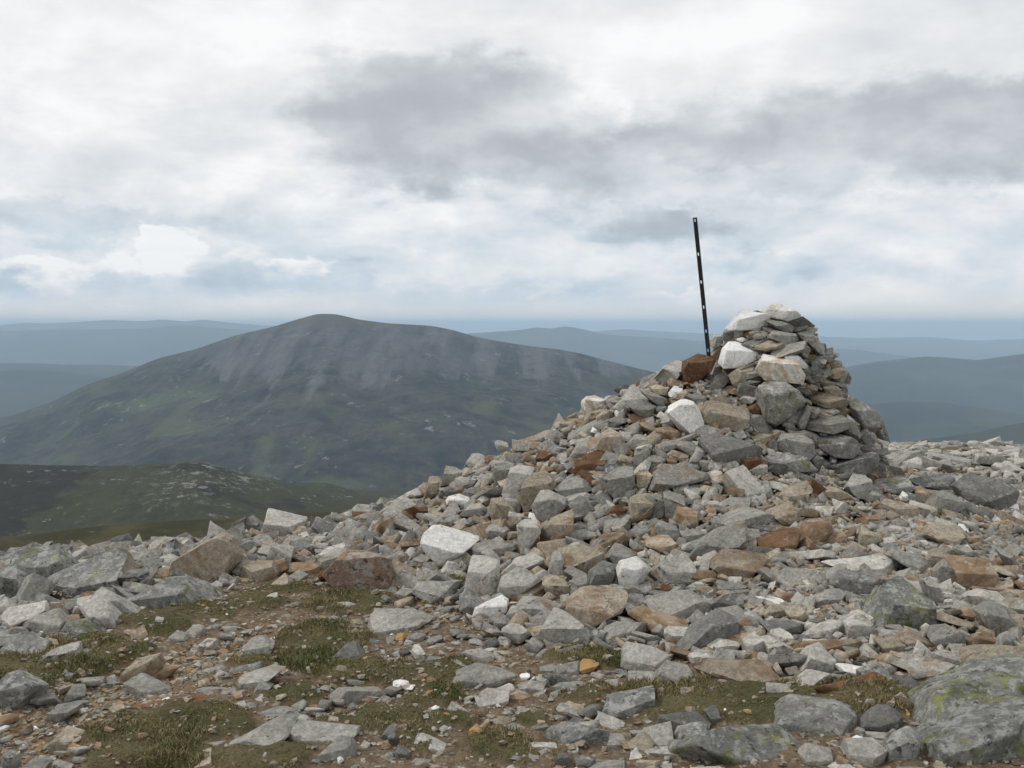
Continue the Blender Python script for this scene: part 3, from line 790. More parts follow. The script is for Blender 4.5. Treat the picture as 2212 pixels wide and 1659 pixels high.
def ground():
    fr = np.radians(np.linspace(-44, 44, 420)); bk = np.radians(np.linspace(44, 316, 70))[1:-1]
    A = np.concatenate([fr, bk]); na = len(A)
    Rr = np.concatenate([np.geomspace(.5, 2.6, 8)[:-1], np.geomspace(2.6, 30, 330), np.geomspace(30, 40000, 90)[1:]])
    X = np.sin(A)[None] * Rr[:, None]; Y = np.cos(A)[None] * Rr[:, None]
    Z = S(X, Y)
    nr = sstep(Rr, 40, 25)[:, None]
    tf, ba = masks(X, Y, Z)
    Z = Z + nr * (fbm(X * 3, Y * 3, 4) * .035 + fbm(X * 14, Y * 14, 3, .5, 1) * .012 + tf * .03 - ba * .03)
    PX, PY, TT_ = proj(np.stack([X, Y, Z], -1))
    Z = Z - np.where((TT_ > 3) & (TT_ < 14) & (PY < np.interp(PX, FX, FY) - 12), .06, 0.)
    fa = sstep(Rr, 1500, 6000)[:, None]
    Z = Z + fa * (fbm(X / 2500, Y / 2500, 4) * 90)
    v = np.concatenate([[[0, 0, 0]], np.stack([X, Y, Z], -1).reshape(-1, 3)])
    i = np.arange(len(Rr) - 1)[:, None] * na; j = np.arange(na)[None]; j2 = (j + 1) % na
    q = np.stack([1 + i + j, 1 + i + j2, 1 + i + na + j2, 1 + i + na + j], -1).reshape(-1, 4)
    mi = (np.repeat(Rr[:-1], na) > 45).astype(int)
    m, T, b = new_mat('summit_ground')
    pos = T.node('ShaderNodeNewGeometry').outputs['Position']
    at = T.node('ShaderNodeAttribute', attribute_name='turf').outputs['Fac']; ab = T.node('ShaderNodeAttribute', attribute_name='bare').outputs['Fac']
    vo = T.node('ShaderNodeTexVoronoi'); T.l.new(pos, vo.inputs['Vector']); vo.inputs['Scale'].default_value = 42
    vs = T.node('ShaderNodeSeparateColor'); T.l.new(vo.outputs['Color'], vs.inputs[0])
    soil = T.mix(T.step(T.noise(pos, 16, 8, .75), .36, .64), (.13, .09, .055), (.28, .21, .135))
    soil = T.mix(ab, soil, T.mix(T.step(T.noise(pos, 16, 8, .75), .36, .64), (.23, .15, .075), (.43, .31, .18)))
    grit = T.ramp(vs.outputs[0], [(0., (.13, .09, .055)), (.45, (.24, .19, .13)), (.8, (.30, .27, .22)), (1., (.48, .45, .40))])
    soil = T.mix(T.m('MULTIPLY', T.step(vo.outputs['Distance'], .55, .3), T.step(T.noise(pos, 12, 4), .42, .6)), soil, grit)
    tn = T.noise(pos, 3.5, 6, .7)
    tu = T.mix(T.step(tn, .38, .66), (.10, .096, .038), (.185, .155, .078))
    tu = T.mix(T.step(T.noise(pos, 60, 4, .7), .4, .7), tu, T.mix(1., tu, (.5, .5, .45), 'MULTIPLY'))
    T.put(b.inputs['Base Color'], T.mix(at, soil, tu)); b.inputs['Roughness'].default_value = .95
    bump(T, b, T.m('ADD', T.noise(pos, 45, 6, .7), T.m('MULTIPLY', vo.outputs['Distance'], -.5)), 1., .03)
    full = np.concatenate([[0.], tf.ravel()]); fb = np.concatenate([[0.], ba.ravel()])
    me = np_mesh('ground', v, q, [m, far_mat('lowland', 0)], mi, True, [('turf', full), ('bare', fb)])
    return prop(link('ground', me), 'bare stony summit ground with brown grit and thin turf around the cairn', None, None, 'structure')
def far_mat(name, mode, scree_z=None):
    m, T, b = new_mat(name)
    pos = T.node('ShaderNodeNewGeometry').outputs['Position']
    sp = T.node('ShaderNodeSeparateXYZ'); T.l.new(pos, sp.inputs[0]); z = sp.outputs[2]
    if mode == 0:      # valley forest and pasture, or far hills
        p = T.vm('MULTIPLY', pos, (1 / 1000, 1 / 1000, 1 / 1000))
        n = T.noise(p, .9, 6, .62); n2 = T.noise(p, 2.6, 5, .6)
        c = T.mix(T.step(n, .4, .6), (.018, .024, .021), (.046, .053, .038))
        c = T.mix(T.step(n2, .58, .66, 0., .6), c, (.068, .078, .048))
        T.put(b.inputs['Base Color'], c)
    elif mode == 1:    # the big mountain: heather, grass, scree and outcrops, cloud shade put into their dark colours
        p = T.vm('MULTIPLY', pos, (1 / 100, 1 / 100, 1 / 100))
        wob = T.noise(p, .55, 6, .6)
        n = T.noise(p, 1.1, 8, .68)
        c = T.mix(T.step(n, .36, .62), (.012, .012, .010), (.048, .046, .034))
        c = T.mix(T.step(T.noise(p, 4.5, 6, .7), .36, .66), T.mix(1., c, (.62, .62, .63), 'MULTIPLY'), T.mix(1., c, (1.4, 1.4, 1.36), 'MULTIPLY'))
        g = T.m('MULTIPLY', T.step(T.noise(p, .42, 7, .65, .6), .50, .62), T.step(z, -120., -190.))
        c = T.mix(T.m('MULTIPLY', g, .8), c, (.072, .082, .036))
        g2 = T.step(T.noise(T.vm('MULTIPLY', p, (1, 1, 6.)), .5, 6, .65, .3), .54, .64, 0., .5)
        c = T.mix(g2, c, (.055, .06, .034))
        # scree apron on the upper third, with gullies down the slope
        gl = T.noise(T.vm('MULTIPLY', p, (1.7, .22, .22)), .8, 8, .68)
        zz = T.m('ADD', z, T.m('MULTIPLY', T.m('SUBTRACT', wob, .5), 170.))
        zz = T.m('ADD', zz, T.m('MULTIPLY', T.m('SUBTRACT', gl, .5), 330.))
        sc = T.m('MULTIPLY', T.step(zz, -150., -100.), T.step(gl, .36, .46, .25, 1.))
        c = T.mix(T.m('MULTIPLY', sc, T.step(T.noise(p, 2.4, 7, .7), .34, .52, .3, .85)), c, T.mix(T.step(gl, .40, .62), (.055, .054, .058), (.115, .110, .113)))
        # grassy cap
        c = T.mix(T.step(T.m('ADD', z, T.m('MULTIPLY', wob, 30.)), 6., 26., 0., .55), c, (.075, .07, .04))
        rk = T.m('MULTIPLY', T.step(T.noise(p, 3.0, 9, .75), .57, .64), T.step(T.noise(p, .7, 5), .46, .58))
        c = T.mix(T.m('MULTIPLY', rk, .85), c, (.23, .225, .215))
        T.put(b.inputs['Base Color'], c)
        bump(T, b, T.m('ADD', T.noise(p, 2.5, 8, .7), T.m('MULTIPLY', gl, 1.2)), .6, 12.)
    elif mode == 2:    # near spur: grass, heather, rocky crest
        p = T.vm('MULTIPLY', pos, (1 / 20, 1 / 20, 1 / 20))
        n = T.noise(p, .30, 6, .62, .5); xw = sp.outputs[0]
        c = T.mix(T.step(T.m('ADD', n, T.step(T.m('ADD', xw, T.m('MULTIPLY', n, 90.)), -330., -285., -.14, .1)), .46, .54), (.026, .024, .018), (.048, .052, .025))
        c = T.mix(T.step(T.noise(p, 1.4, 8, .72), .44, .62, 0., .7), c, (.034, .032, .02))
        c = T.mix(T.step(T.noise(p, .8, 8, .72), .56, .66, 0., .6), c, (.075, .072, .036))
        r = T.m('MULTIPLY', T.step(T.noise(p, 2.2, 8, .74), .57, .64), T.step(T.noise(p, .3, 4), .42, .58))
        r2 = T.m('MULTIPLY', T.step(T.m('ADD', z, T.m('MULTIPLY', n, 14.)), -130., -121.), T.m('MULTIPLY', T.step(xw, -315., -265.), T.step(T.noise(p, 2.6, 8, .74), .53, .60)))
        c = T.mix(T.m('MULTIPLY', T.m('MAXIMUM', r, r2), .8), c, (.25, .24, .225))
        T.put(b.inputs['Base Color'], c); bump(T, b, T.noise(p, 3., 8, .7), .8, 1.5)
    else:              # brown shoulder right below the summit
        p = T.vm('MULTIPLY', pos, (1 / 5, 1 / 5, 1 / 5))
        c = T.mix(T.step(T.noise(p, .5, 7, .66), .4, .62), (.045, .042, .026), (.078, .070, .038))
        c = T.mix(T.step(T.noise(p, 3., 7, .7), .62, .7, 0., .7), c, (.25, .24, .22))
        T.put(b.inputs['Base Color'], c); bump(T, b, T.noise(p, 4., 7, .7), .7, .4)
    b.inputs['Roughness'].default_value = 1.; b.inputs['Specular IOR Level'].default_value = .05
    return m
LOWMAT = None
def ridge(name, pts, D, W, zfoot, mat, label, amp=0., lam=300., crestamp=.0, nx=160, nf=50, power=1.25, back=None, dvar=None):
    pts = np.array(pts, float); px = np.linspace(pts[0, 0], pts[-1, 0], nx)
    # smooth interpolation of the crest
    k = np.interp(px, pts[:, 0], pts[:, 1]); ker = np.array([1, 2, 3, 2, 1.]) / 9; k = np.convolve(np.pad(k, 2, 'edge'), ker, 'valid')
    Dc = D + (np.interp(px, [p[0] for p in dvar], [p[1] for p in dvar]) if dvar else 0 * px)
    r = RGT[None] * ((px - CX) / F)[:, None] + UPV[None] * (-(k - CY) / F)[:, None] + FWD[None]
    C = CAM + r * Dc[:, None]
    hd = C[:, :2] / np.linalg.norm(C[:, :2], axis=1)[:, None]
    s = np.concatenate([np.linspace(-1, 0, nf) , np.linspace(0, 1, nf // 3)[1:]])
    Wb = back or W
    off = np.where(s < 0, s * W, s * Wb)
    X = C[None, :, 0] + hd[None, :, 0] * off[:, None]; Y = C[None, :, 1] + hd[None, :, 1] * off[:, None]
    sh = (1 - np.abs(s) ** power)[:, None]
    Z = zfoot + (C[None, :, 2] - zfoot) * sh
    env = (np.clip(np.abs(s) * 4, 0, 1) * (1 - crestamp) + crestamp)[:, None]
    Z = Z + fbm(X / lam, Y / lam, 7, .52) * amp * env
    v = np.stack([X, Y, Z], -1).reshape(-1, 3); ns = len(s)
    i = np.arange(ns - 1)[:, None] * nx; j = np.arange(nx - 1)[None]
    q = np.stack([i + j, i + j + 1, i + nx + j + 1, i + nx + j], -1).reshape(-1, 4)
    return prop(link(name, np_mesh(name, v, q, mat)), label, None, None, 'structure')
ground_o = ground()
low = far_mat('far_hills', 0)
MOUNT = [(-260, 1000), (-120, 950), (0, 908), (102, 874), (182, 834), (256, 809), (341, 775), (420, 755), (511, 724), (591, 706), (636, 692), (682, 679), (705, 678), (727, 679), (778, 691), (835, 698), (931, 704), (977, 712),
         (1022, 726), (1062, 735), (1136, 746), (1210, 755), (1256, 764), (1300, 776), (1420, 806), (1500, 835), (1650, 900), (1800, 985), (1950, 1080)]
ridge('mountain', MOUNT, 3200, 1500, -420, far_mat('mountain_slope', 1), 'broad dark mountain with grey scree below its rounded top', 55, 420, .06, 420, 190, 1.18, 1500)
ridge('hillside', [(-200, 1004), (0, 1003), (120, 1006), (260, 1008), (340, 1004), (400, 999), (440, 1000), (500, 1018), (560, 1034), (620, 1048), (690, 1066), (740, 1085), (800, 1110), (900, 1150), (1000, 1200)], 900, 420, -215, far_mat('spur_slope', 2),
      'green and brown spur with a rocky crest below the mountain', 12, 90, .12, 300, 110, 1.15, 500)
ridge('hillside', [(-250, 1200), (-60, 1175), (74, 1156), (180, 1140), (300, 1130), (450, 1122), (600, 1114), (733, 1106), (850, 1108), (1000, 1140), (1200, 1200)], 170, 110, -62, far_mat('shoulder_slope', 3),
      'brown grassy shoulder just beyond the stony edge', 3, 30, .1, 240, 60, 1.2, 120)
for pts, D, W_, zf, am, lb in [
    ([(1500, 900), (1700, 820), (1840, 792), (1900, 780), (1960, 774), (2000, 770), (2040, 772), (2110, 777), (2160, 770), (2212, 764), (2330, 755), (2500, 770)], 6500, 2000, -600, 90, 'blue-grey hill ridge beyond the right flank of the cairn'),
    ([(1480, 980), (1650, 910), (1760, 890), (1860, 878), (1950, 866), (2040, 868), (2120, 880), (2212, 895), (2330, 900), (2480, 930)], 4300, 1400, -560, 60, 'lower wooded hill in front of the blue-grey ridge'),
    ([(1700, 1060), (1850, 985), (1960, 957), (2040, 943), (2110, 934), (2212, 912), (2330, 890), (2480, 870)], 2600, 900, -420, 26, 'near dark slope just beyond the stony plateau edge'),
    ([(700, 800), (820, 745), (940, 726), (1030, 719), (1090, 715), (1130, 712), (1160, 706), (1190, 711), (1220, 704), (1260, 711), (1310, 723), (1400, 728), (1500, 735), (1600, 742), (1700, 748), (1850, 756), (2000, 775), (2150, 805), (2300, 850)], 11500, 3000, -600, 60, 'pale blue peaks between the mountain and the cairn'),
    ([(900, 800), (1050, 735), (1150, 724), (1280, 716), (1350, 711), (1430, 716), (1550, 722), (1700, 724), (1850, 730), (2000, 728), (2100, 736), (2212, 732), (2400, 728)], 17000, 4000, -600, 60, 'faint blue skyline hills behind the cairn'),
    ([(-300, 702), (-100, 699), (0, 703), (50, 697), (110, 699), (190, 694), (240, 691), (300, 694), (350, 690), (400, 694), (440, 690), (500, 697), (560, 702), (700, 708), (850, 722), (1000, 770)], 16000, 4000, -600, 60, 'faintest far mountains on the skyline beside the mountain'),
    ([(-300, 722), (-50, 717), (60, 714), (200, 712), (300, 711), (380, 703), (410, 702), (450, 708), (560, 714), (700, 724), (900, 790)], 12000, 3200, -600, 70, 'blue hills under the faint far skyline'),
    ([(-300, 790), (-60, 786), (60, 784), (140, 787), (220, 788), (330, 792), (450, 806), (600, 860), (750, 930)], 6800, 2000, -600, 40, 'wooded blue plain rise beyond the mountain flank'),
    ([(-300, 812), (-60, 806), (40, 800), (90, 800), (160, 806), (240, 818), (330, 840), (450, 900)], 5600, 1500, -600, 40, 'dark wooded knoll in the blue lowland')]:
    ridge('hills', pts, D, W_, zf, low, lb, am * .8, W_ * .25, .12, 200, 40, 1.3)

# ------------------------------------------------------------------ stones traced from the photograph
def hull2(P):
    P = sorted(set(map(tuple, P)))
    def half(Q):
        h = []
        for p in Q:
            while len(h) > 1 and (h[-1][0] - h[-2][0]) * (p[1] - h[-2][1]) - (h[-1][1] - h[-2][1]) * (p[0] - h[-2][0]) <= 0: h.pop()
            h.append(p)
        return h[:-1]
    return np.array(half(P) + half(P[::-1]))
def inpoly(px, py, H):     # convex, counter-clockwise in (x, y) of its own frame
    x = np.asarray(px)[..., None]; y = np.asarray(py)[..., None]
    a = H; b = np.roll(H, -1, 0)
    return (((b[:, 0] - a[:, 0]) * (y - a[:, 1]) - (b[:, 1] - a[:, 1]) * (x - a[:, 0])) >= 0).all(-1)
STONES = []      # dict: win, idx, key, hull(px), t, centre(3), size, w, h
for win, txt in TR.items():
    ox, oy, k = WIN[win]
    for i, line in enumerate(txt.split('\n')):
        a = line.split()
        P = np.array([[float(q) for q in b.split(',')] for b in a[1:]])
        P = (P / k + [ox, oy]) * (2212 / 2816)
        H = hull2(P); lo, hi = H.min(0), H.max(0); c = (lo + hi) / 2
        oncone = win == 'R1' and c[0] > 1395 and not (c[0] < 1500 and c[1] > 960) and c[1] < 1040
        if oncone: t = hit(c[0], c[1] + .32 * (hi[1] - lo[1]))
        elif win in ('R1', 'R2', 'R3'): t = hit(c[0], c[1] + .43 * (hi[1] - lo[1]))
        else: t = hit(c[0], min(hi[1], 1690) - .12 * (hi[1] - lo[1]), False)
        if t is None: t = 8.5 if win == 'R1' else 10.
        if win in ('R4',) and c[1] < 1190: t = min(t, 10.2)
        STONES.append(dict(win=win, idx=i, key=a[0], H=H, t=t, w=hi[0] - lo[0], h=hi[1] - lo[1], c=c, cone=oncone))
def build_traced(s, seed):
    r = random.Random(seed)
    on_ground = s['win'] in ('R4', 'R5', 'R6')
    sc = s['t'] / F
    w, h = s['w'] * sc, s['h'] * sc
    size = math.sqrt(w * h)
    if on_ground: dep = max(size * .8, min(w * .8, h * 1.8)); tc = s['t'] + .42 * dep
    elif s['cone']: dep = size * r.uniform(.75, 1.); tc = s['t'] + .08 * size
    else: dep = size * r.uniform(.75, 1.); tc = s['t'] + .25 * dep
    sc = tc / F
    Q = (s['H'] - s['c']) * sc; Q[:, 1] *= -1
    if on_ground:
        lowv = Q[:, 1] < Q[:, 1].min() + .3 * h; Q[lowv, 1] -= .10 * h + .01
    Q = hull2(Q)
    # local frame: x right, y up, z towards the viewer
    pl = []
    n = len(Q); cen = Q.mean(0)
    for i in range(n):
        a, b = Q[i], Q[(i + 1) % n]; e = b - a; L = np.hypot(*e)
        if L < .04 * size: continue
        nn = np.array([e[1], -e[0]]) / L
        if nn @ (a - cen) < 0: nn = -nn
        tz = r.gauss(0, .16)
        n3 = unit([nn[0], nn[1], tz]); pl.append((n3, float(n3[:2] @ a)))
    fl = np.clip(w / max(h, 1e-4), .4, 4)
    top = r.uniform(.30, .62) if fl > 1.1 else r.uniform(.14, .42)      # share of the visible height taken by the top face
    if s['key'] == 'P' or (s['win'] == 'R4' and s['idx'] == 3): top = .08
    yr = h / 2 - top * h
    front = .42 * dep
    el = r.uniform(.35, .6)                                               # top face lean to the viewer
    nA = unit([r.gauss(0, .16), 1, el]); pl.append((nA, float(nA @ [0, yr, front])))
    nB = unit([r.gauss(0, .22), r.uniform(-.22, .12), 1]); pl.append((nB, float(nB @ [0, yr, front])))
    if r.random() < .75:
        sd = r.choice((-1, 1)); nC = unit([sd * r.uniform(.55, 1.3), r.uniform(-.35, .35), 1]); pl.append((nC, float(nC @ [sd * w * r.uniform(.08, .3), 0, front])))
    if r.random() < .4:
        nC = unit([r.gauss(0, .4), -r.uniform(.4, 1.), 1]); pl.append((nC, float(nC @ [0, -h * r.uniform(.2, .34), front])))
    bk = dep * .58
    need = (h / 2 - yr) / nA[1] * nA[2]
    nb = unit([r.gauss(0, .15), r.gauss(0, .12), -1]); pl.append((nb, float(nb @ [0, 0, -bk])))
    nb = unit([r.gauss(0, .3), .5, -1]); pl.append((nb, float(nb @ [0, .5 * h, -bk * .7])))
    pix = size * F / tc
    cell = .30 if pix < 80 else .17 if pix < 160 else .10
    soft = s['key'] in 'WVM' or r.random() < .15
    if pix > 260: cell = .055
    bm = rock_bm(pl, size, .06 if soft else r.uniform(.014, .032), cell, (.036 if soft else .017), seed, 2)
    M = np.stack([RGT, UPV, -FWD], 1)
    for v in bm.verts: v.co = Vector(M @ np.array(v.co))
    C = CAM + ray(*s['c']) * tc
    s['C'] = C; s['r'] = .5 * size; s['tc'] = tc; s['size'] = size; s['wm'] = w; s['hm'] = h
    return to_mesh(bm, 'rock', MT[s['key']]), C

COLN = {'G': 'grey', 'H': 'pale grey', 'D': 'dark grey', 'T': 'tan', 'R': 'rust-stained', 'O': 'ochre', 'B': 'dark brown', 'W': 'white quartz', 'V': 'stained quartz', 'L': 'lichened grey', 'M': 'green-lichened grey', 'P': 'rust-skinned'}
cairn = link('cairn', None); cairn.location = (CC[0], CC[1], float(S(CC[:1], CC[1:])[0]))
prop(cairn, 'tall conical summit cairn of stacked grey stones with white quartz near its top', 'cairn')
mound = link('stone_mound', None); mp = CAM + ray(1300, 1200) * 6.6; mound.location = (mp[0], mp[1], float(S(mp[:1], mp[1:2])[0]))
prop(mound, 'broad low mound of fallen grey and rusty stones spreading around the cairn', 'stone pile')
HERO = {
 ('R3', 10): ('boulder', 'block with green lichen on its side, beside the right foot of the cairn'),
 ('R3', 11): ('boulder', 'large dark angular boulder at the plateau edge beyond the small pale scree'),
 ('R3', 27): ('boulder', 'upright triangular boulder with bright yellow-green lichen in the rubble mound'),
 ('R4', 0): ('boulder', 'pointed boulder with vivid green lichen behind the big tilted slab'),
 ('R4', 1): ('boulder', 'rounded speckled boulder against the green-lichened pointed one'),
 ('R4', 2): ('boulder', 'big tilted grey slab propped over a dark gap beside the grassy bank'),
 ('R4', 3): ('boulder', 'upright rounded tan slab standing in the grey boulder field'),
 ('R4', 6): ('boulder', 'pale lumpy boulder on the skyline edge of the boulder field'),
 ('R4', 9): ('boulder', 'pyramid-shaped lichened boulder at the head of the grassy bank'),
 ('R4', 13): ('boulder', 'low grey boulder with yellow-green lichen above the grassy bank'),
 ('R4', 24): ('stone', 'long flat brown slab lying in the eroded gritty path'),
 ('R4', 20): ('stone', 'pale wedge-shaped stone standing in turf by the path'),
 ('R4', 48): ('boulder', 'ridged grey boulder half of a split pair set in turf'),
 ('R4', 49): ('boulder', 'flat-topped grey boulder half of a split pair set in turf'),
 ('R4', 50): ('boulder', 'short grey boulder leaning under the flat-topped split boulder'),
 ('R5', 0): ('boulder', 'big rust-brown angular slab tilted at the foot of the mound'),
 ('R5', 4): ('boulder', 'wide smooth grey wedge boulder sunk in thin turf'),
 ('R5', 9): ('stone', 'dark rounded olive-grey stone resting in turf'),
 ('R5', 14): ('boulder', 'long flat grey rock lying level with the turf'),
 ('R5', 19): ('stone', 'ochre squarish stone beside the bright green grass patch'),
 ('R5', 33): ('boulder', 'low lichened grey boulder beside the bright green grass patch'),
 ('R5', 35): ('boulder', 'smooth grey lichened boulder emerging from brown turf'),
 ('R2', 69): ('stone', 'bright orange stone lying on turf below the mound'),
 ('R6', 2): ('boulder', 'pale flat-topped angular block lying on the lowest scree'),
 ('R6', 3): ('stone', 'small white quartz lump with a rust cap in the lowest scree'),
 ('R6', 5): ('boulder', 'large smooth tan boulder above the mossy outcrop'),
 ('R6', 6): ('boulder', 'long tan-grey broken slab above the strip of grass'),
 ('R6', 9): ('boulder', 'low rust-brown rock buried in the turf strip'),
 ('R6', 11): ('boulder', 'dark squat boulder between the mossy outcrop and lichened rock'),
 ('R6', 17): ('boulder', 'wide lichened bedrock hump covered in pale crust and moss'),
 ('R6', 18): ('boulder', 'black and white speckled boulder with a tan chip on top'),
 ('R6', 19): ('stone', 'tan stone chip lying on top of the speckled boulder'),
 ('R6', 20): ('boulder', 'pinkish-grey smooth squarish boulder between lichened rocks'),
 ('R6', 22): ('boulder', 'huge mossy outcrop slab, upper of the two'),
 ('R6', 23): ('boulder', 'huge mossy outcrop slab, lower of the two'),
 ('R6', 24): ('boulder', 'lichened boulder wedged against the huge mossy outcrop'),
 ('R6', 25): ('stone', 'white quartz sliver lying on the speckled boulder'),
}
SHORT = {('R4', 2): 'the big tilted slab', ('R4', 3): 'the upright tan slab', ('R4', 6): 'the pale lumpy skyline boulder', ('R4', 9): 'the pyramid-shaped boulder', ('R4', 24): 'the flat brown path slab',
 ('R4', 20): 'the pale wedge stone', ('R4', 49): 'the split boulder pair', ('R5', 0): 'the rust-brown slab', ('R5', 4): 'the wide grey wedge boulder', ('R5', 9): 'the dark rounded stone', ('R5', 14): 'the long flat grey rock',
 ('R5', 19): 'the ochre squarish stone', ('R5', 35): 'the smooth lichened boulder', ('R6', 2): 'the pale flat-topped block', ('R6', 17): 'the lichened bedrock hump', ('R6', 18): 'the speckled boulder', ('R6', 22): 'the mossy outcrop',
 ('R3', 27): 'the triangular boulder', ('R3', 11): 'the large dark angular boulder', ('R3', 10): 'the green-sided block', ('R6', 6): 'the long tan slab', ('R6', 5): 'the smooth tan boulder', ('R4', 13): 'the low lichened boulder', ('R4', 0): 'the pointed green boulder'}
BUILT = [build_traced(s, i + 3) for i, s in enumerate(STONES)]
LAND = [(s['C'], SHORT[s['win'], s['idx']]) for s in STONES if (s['win'], s['idx']) in SHORT]
def near_phrase(P):
    best = min(LAND, key=lambda l: np.linalg.norm(l[0] - P)); d = np.linalg.norm(best[0] - P)
    return ('touching ' if d < .35 else 'beside ' if d < .75 else 'a stride from ' if d < 1.5 else 'far from ') + best[1]
nc = nm = ng = 0
for i, s in enumerate(STONES):
    me, C = BUILT[i]
    hero = HERO.get((s['win'], s['idx']))
    if not hero and s['cone']:
        o = link('quartz_stone' if s['key'] in 'WV' else 'stone', me, cairn, C - np.array(cairn.location)); nc += 1
    elif not hero and s['win'] in ('R1', 'R2', 'R3') and s['c'][1] < 1400:
        o = link('quartz_stone' if s['key'] in 'WV' else 'stone', me, mound, C - np.array(mound.location)); nm += 1
    else:
        if hero: cat, lab = hero; grp = None
        else:
            big = s['size'] > .34; cat = 'boulder' if big else 'stone'
            flat = s['wm'] > 2.3 * s['hm']
            where = 'in the boulder field beside the grassy bank' if s['win'] == 'R4' and s['c'][1] < 1420 and s['c'][0] < 520 else \
                    'among the boulders below the skyline edge' if s['win'] == 'R4' and s['c'][1] < 1270 else \
                    'in the gritty path and turf' if s['win'] == 'R4' else \
                    'in the turf below the mound' if s['win'] in ('R5', 'R2') else 'in the rubble above the mossy outcrop'
            shp = 'flat ' if flat else 'tall ' if s['hm'] > 1.05 * s['wm'] else 'broad ' if s['wm'] > 1.7 * s['hm'] else 'squat '
            lab = '%s%s %s %s' % (shp, COLN[s['key']], cat, near_phrase(C))
            grp = cat + 's ' + where
        nm_ = 'quartz_stone' if s['key'] in 'WV' else ('boulder' if cat == 'boulder' else 'stone')
        o = link(nm_, me, None, C); prop(o, lab, cat, grp); ng += 1
0 and print([(k, [s['key'] for s in STONES if (s['win'], s['idx']) == k]) for k in HERO]); print('TRACED', nc, nm, ng)

# ------------------------------------------------------------------ cairn: core and hidden sides
def lathe(prof, n=40):
    V = []; 
    for z, rr in prof:
        for k in range(n):
            a = 2 * math.pi * k / n; j = 1 + .05 * math.sin(3 * a + z * 4)
            V.append((CC[0] - .04 + rr * j * math.cos(a), CC[1] + rr * j * math.sin(a), z))
    q = [(i * n + k, i * n + (k + 1) % n, (i + 1) * n + (k + 1) % n, (i + 1) * n + k) for i in range(len(prof) - 1) for k in range(n)]
    return np.array(V), np.array(q)
v, q = lathe([(-.3, 1.0), (.25, .84), (.57, .70), (.94, .46), (1.25, .31), (1.44, .20), (1.57, .10), (1.60, .005)])
o = link('rubble_core', np_mesh('rubble_core', v - np.array(cairn.location), q, MT['D']), cairn); o['kind'] = 'stuff'
TC = np.array([s['C'] for s in STONES]); TRr = np.array([s['r'] for s in STONES]); TT = np.array([s['tc'] for s in STONES])
def covered(P, shrink=1.0, d=0.):
    px, py, t = proj(P); rp = d * F / t
    for s in STONES:
        if abs(px - s['c'][0]) < s['w'] * .5 + rp and abs(py - s['c'][1]) < s['h'] * .5 + rp:
            H = s['c'] + (s['H'] - s['c']) * (shrink + rp / np.array([s['w'], s['h']]))
            if inpoly(px, py, H) and t < s['tc'] + .3 * s['size']: return True
    return False
gr = random.Random(21)
def pickkey(r, tab): 
    x = r.random() * sum(p for _, p in tab)
    for k, p in tab:
        x -= p
        if x <= 0: return k
    return tab[0][0]
KT = [('G', .40), ('H', .17), ('D', .10), ('T', .19), ('R', .09), ('B', .03), ('L', .02), ('W', .006)]
placed = []
items = []
for size, tries in [(.28, 300), (.20, 900), (.15, 2000), (.11, 3000), (.08, 4500), (.06, 4500)]:
    for _ in range(tries):
        a = gr.uniform(0, 2 * math.pi); z = gr.uniform(.1, 1.62)
        rr = float(cone_r(z)) - .03 - .30 * size
        if rr <= 0: continue
        P = np.array([CC[0] - .04 + rr * math.cos(a), CC[1] + rr * math.sin(a), z])
        if S(P[:1], P[1:2])[0] > z + .1: continue
        facing = math.sin(a) < .35
        d = size * gr.uniform(.85, 1.15)
        if len(placed):
            A = np.array([p[0] for p in placed]); B = np.array([p[1] for p in placed])
            if (np.linalg.norm(A - P, axis=1) < .66 * (B + d * .42)).any(): continue
        if facing:
            if covered(P, .95, d * .45): continue
            if (np.linalg.norm(TC - P, axis=1) < .55 * (TRr + d * .42)).any(): continue
        out = np.array([math.cos(a), math.sin(a), 0])
        rot = rand_rot(gr, unit(np.array([0, 0, 1.]) + out * gr.uniform(-.1, .5)), .22)
        dim = d * np.array([gr.uniform(1., 1.55), gr.uniform(.7, 1.), gr.uniform(.3, .6)])
        placed.append((P, d * .42)); items.append((P, rot, dim, gr.randrange(NB), pickkey(gr, KT), size))
items.sort(key=lambda i: -i[2].prod() * (1 if math.sin(math.atan2(i[0][1] - CC[1], i[0][0] - CC[0])) < .4 else .05))
def put_piece(it, parent, name='stone'):
    P, rot, dim, b, key = it[:5]
    o = link('quartz_stone' if key == 'W' else name, hi_mesh(b, key), parent)
    M = Matrix([list(rot[i] * dim) + [P[i]] for i in range(3)] + [[0, 0, 0, 1]])
    if parent: M = Matrix.Translation(-Vector(parent.location)) @ M
    o.matrix_basis = M
    return o
npart = 290 - nc
for it in items[:npart]: put_piece(it, cairn)
if len(items) > npart:
    JO[:] = cairn.location[:2]; me = joined([(i[0] - np.array(cairn.location), *i[1:5]) for i in items[npart:]], MID, 'wedged_stones'); link('wedged_stones', me, cairn)['kind'] = 'stuff'
print('CAIRN fill', len(items))

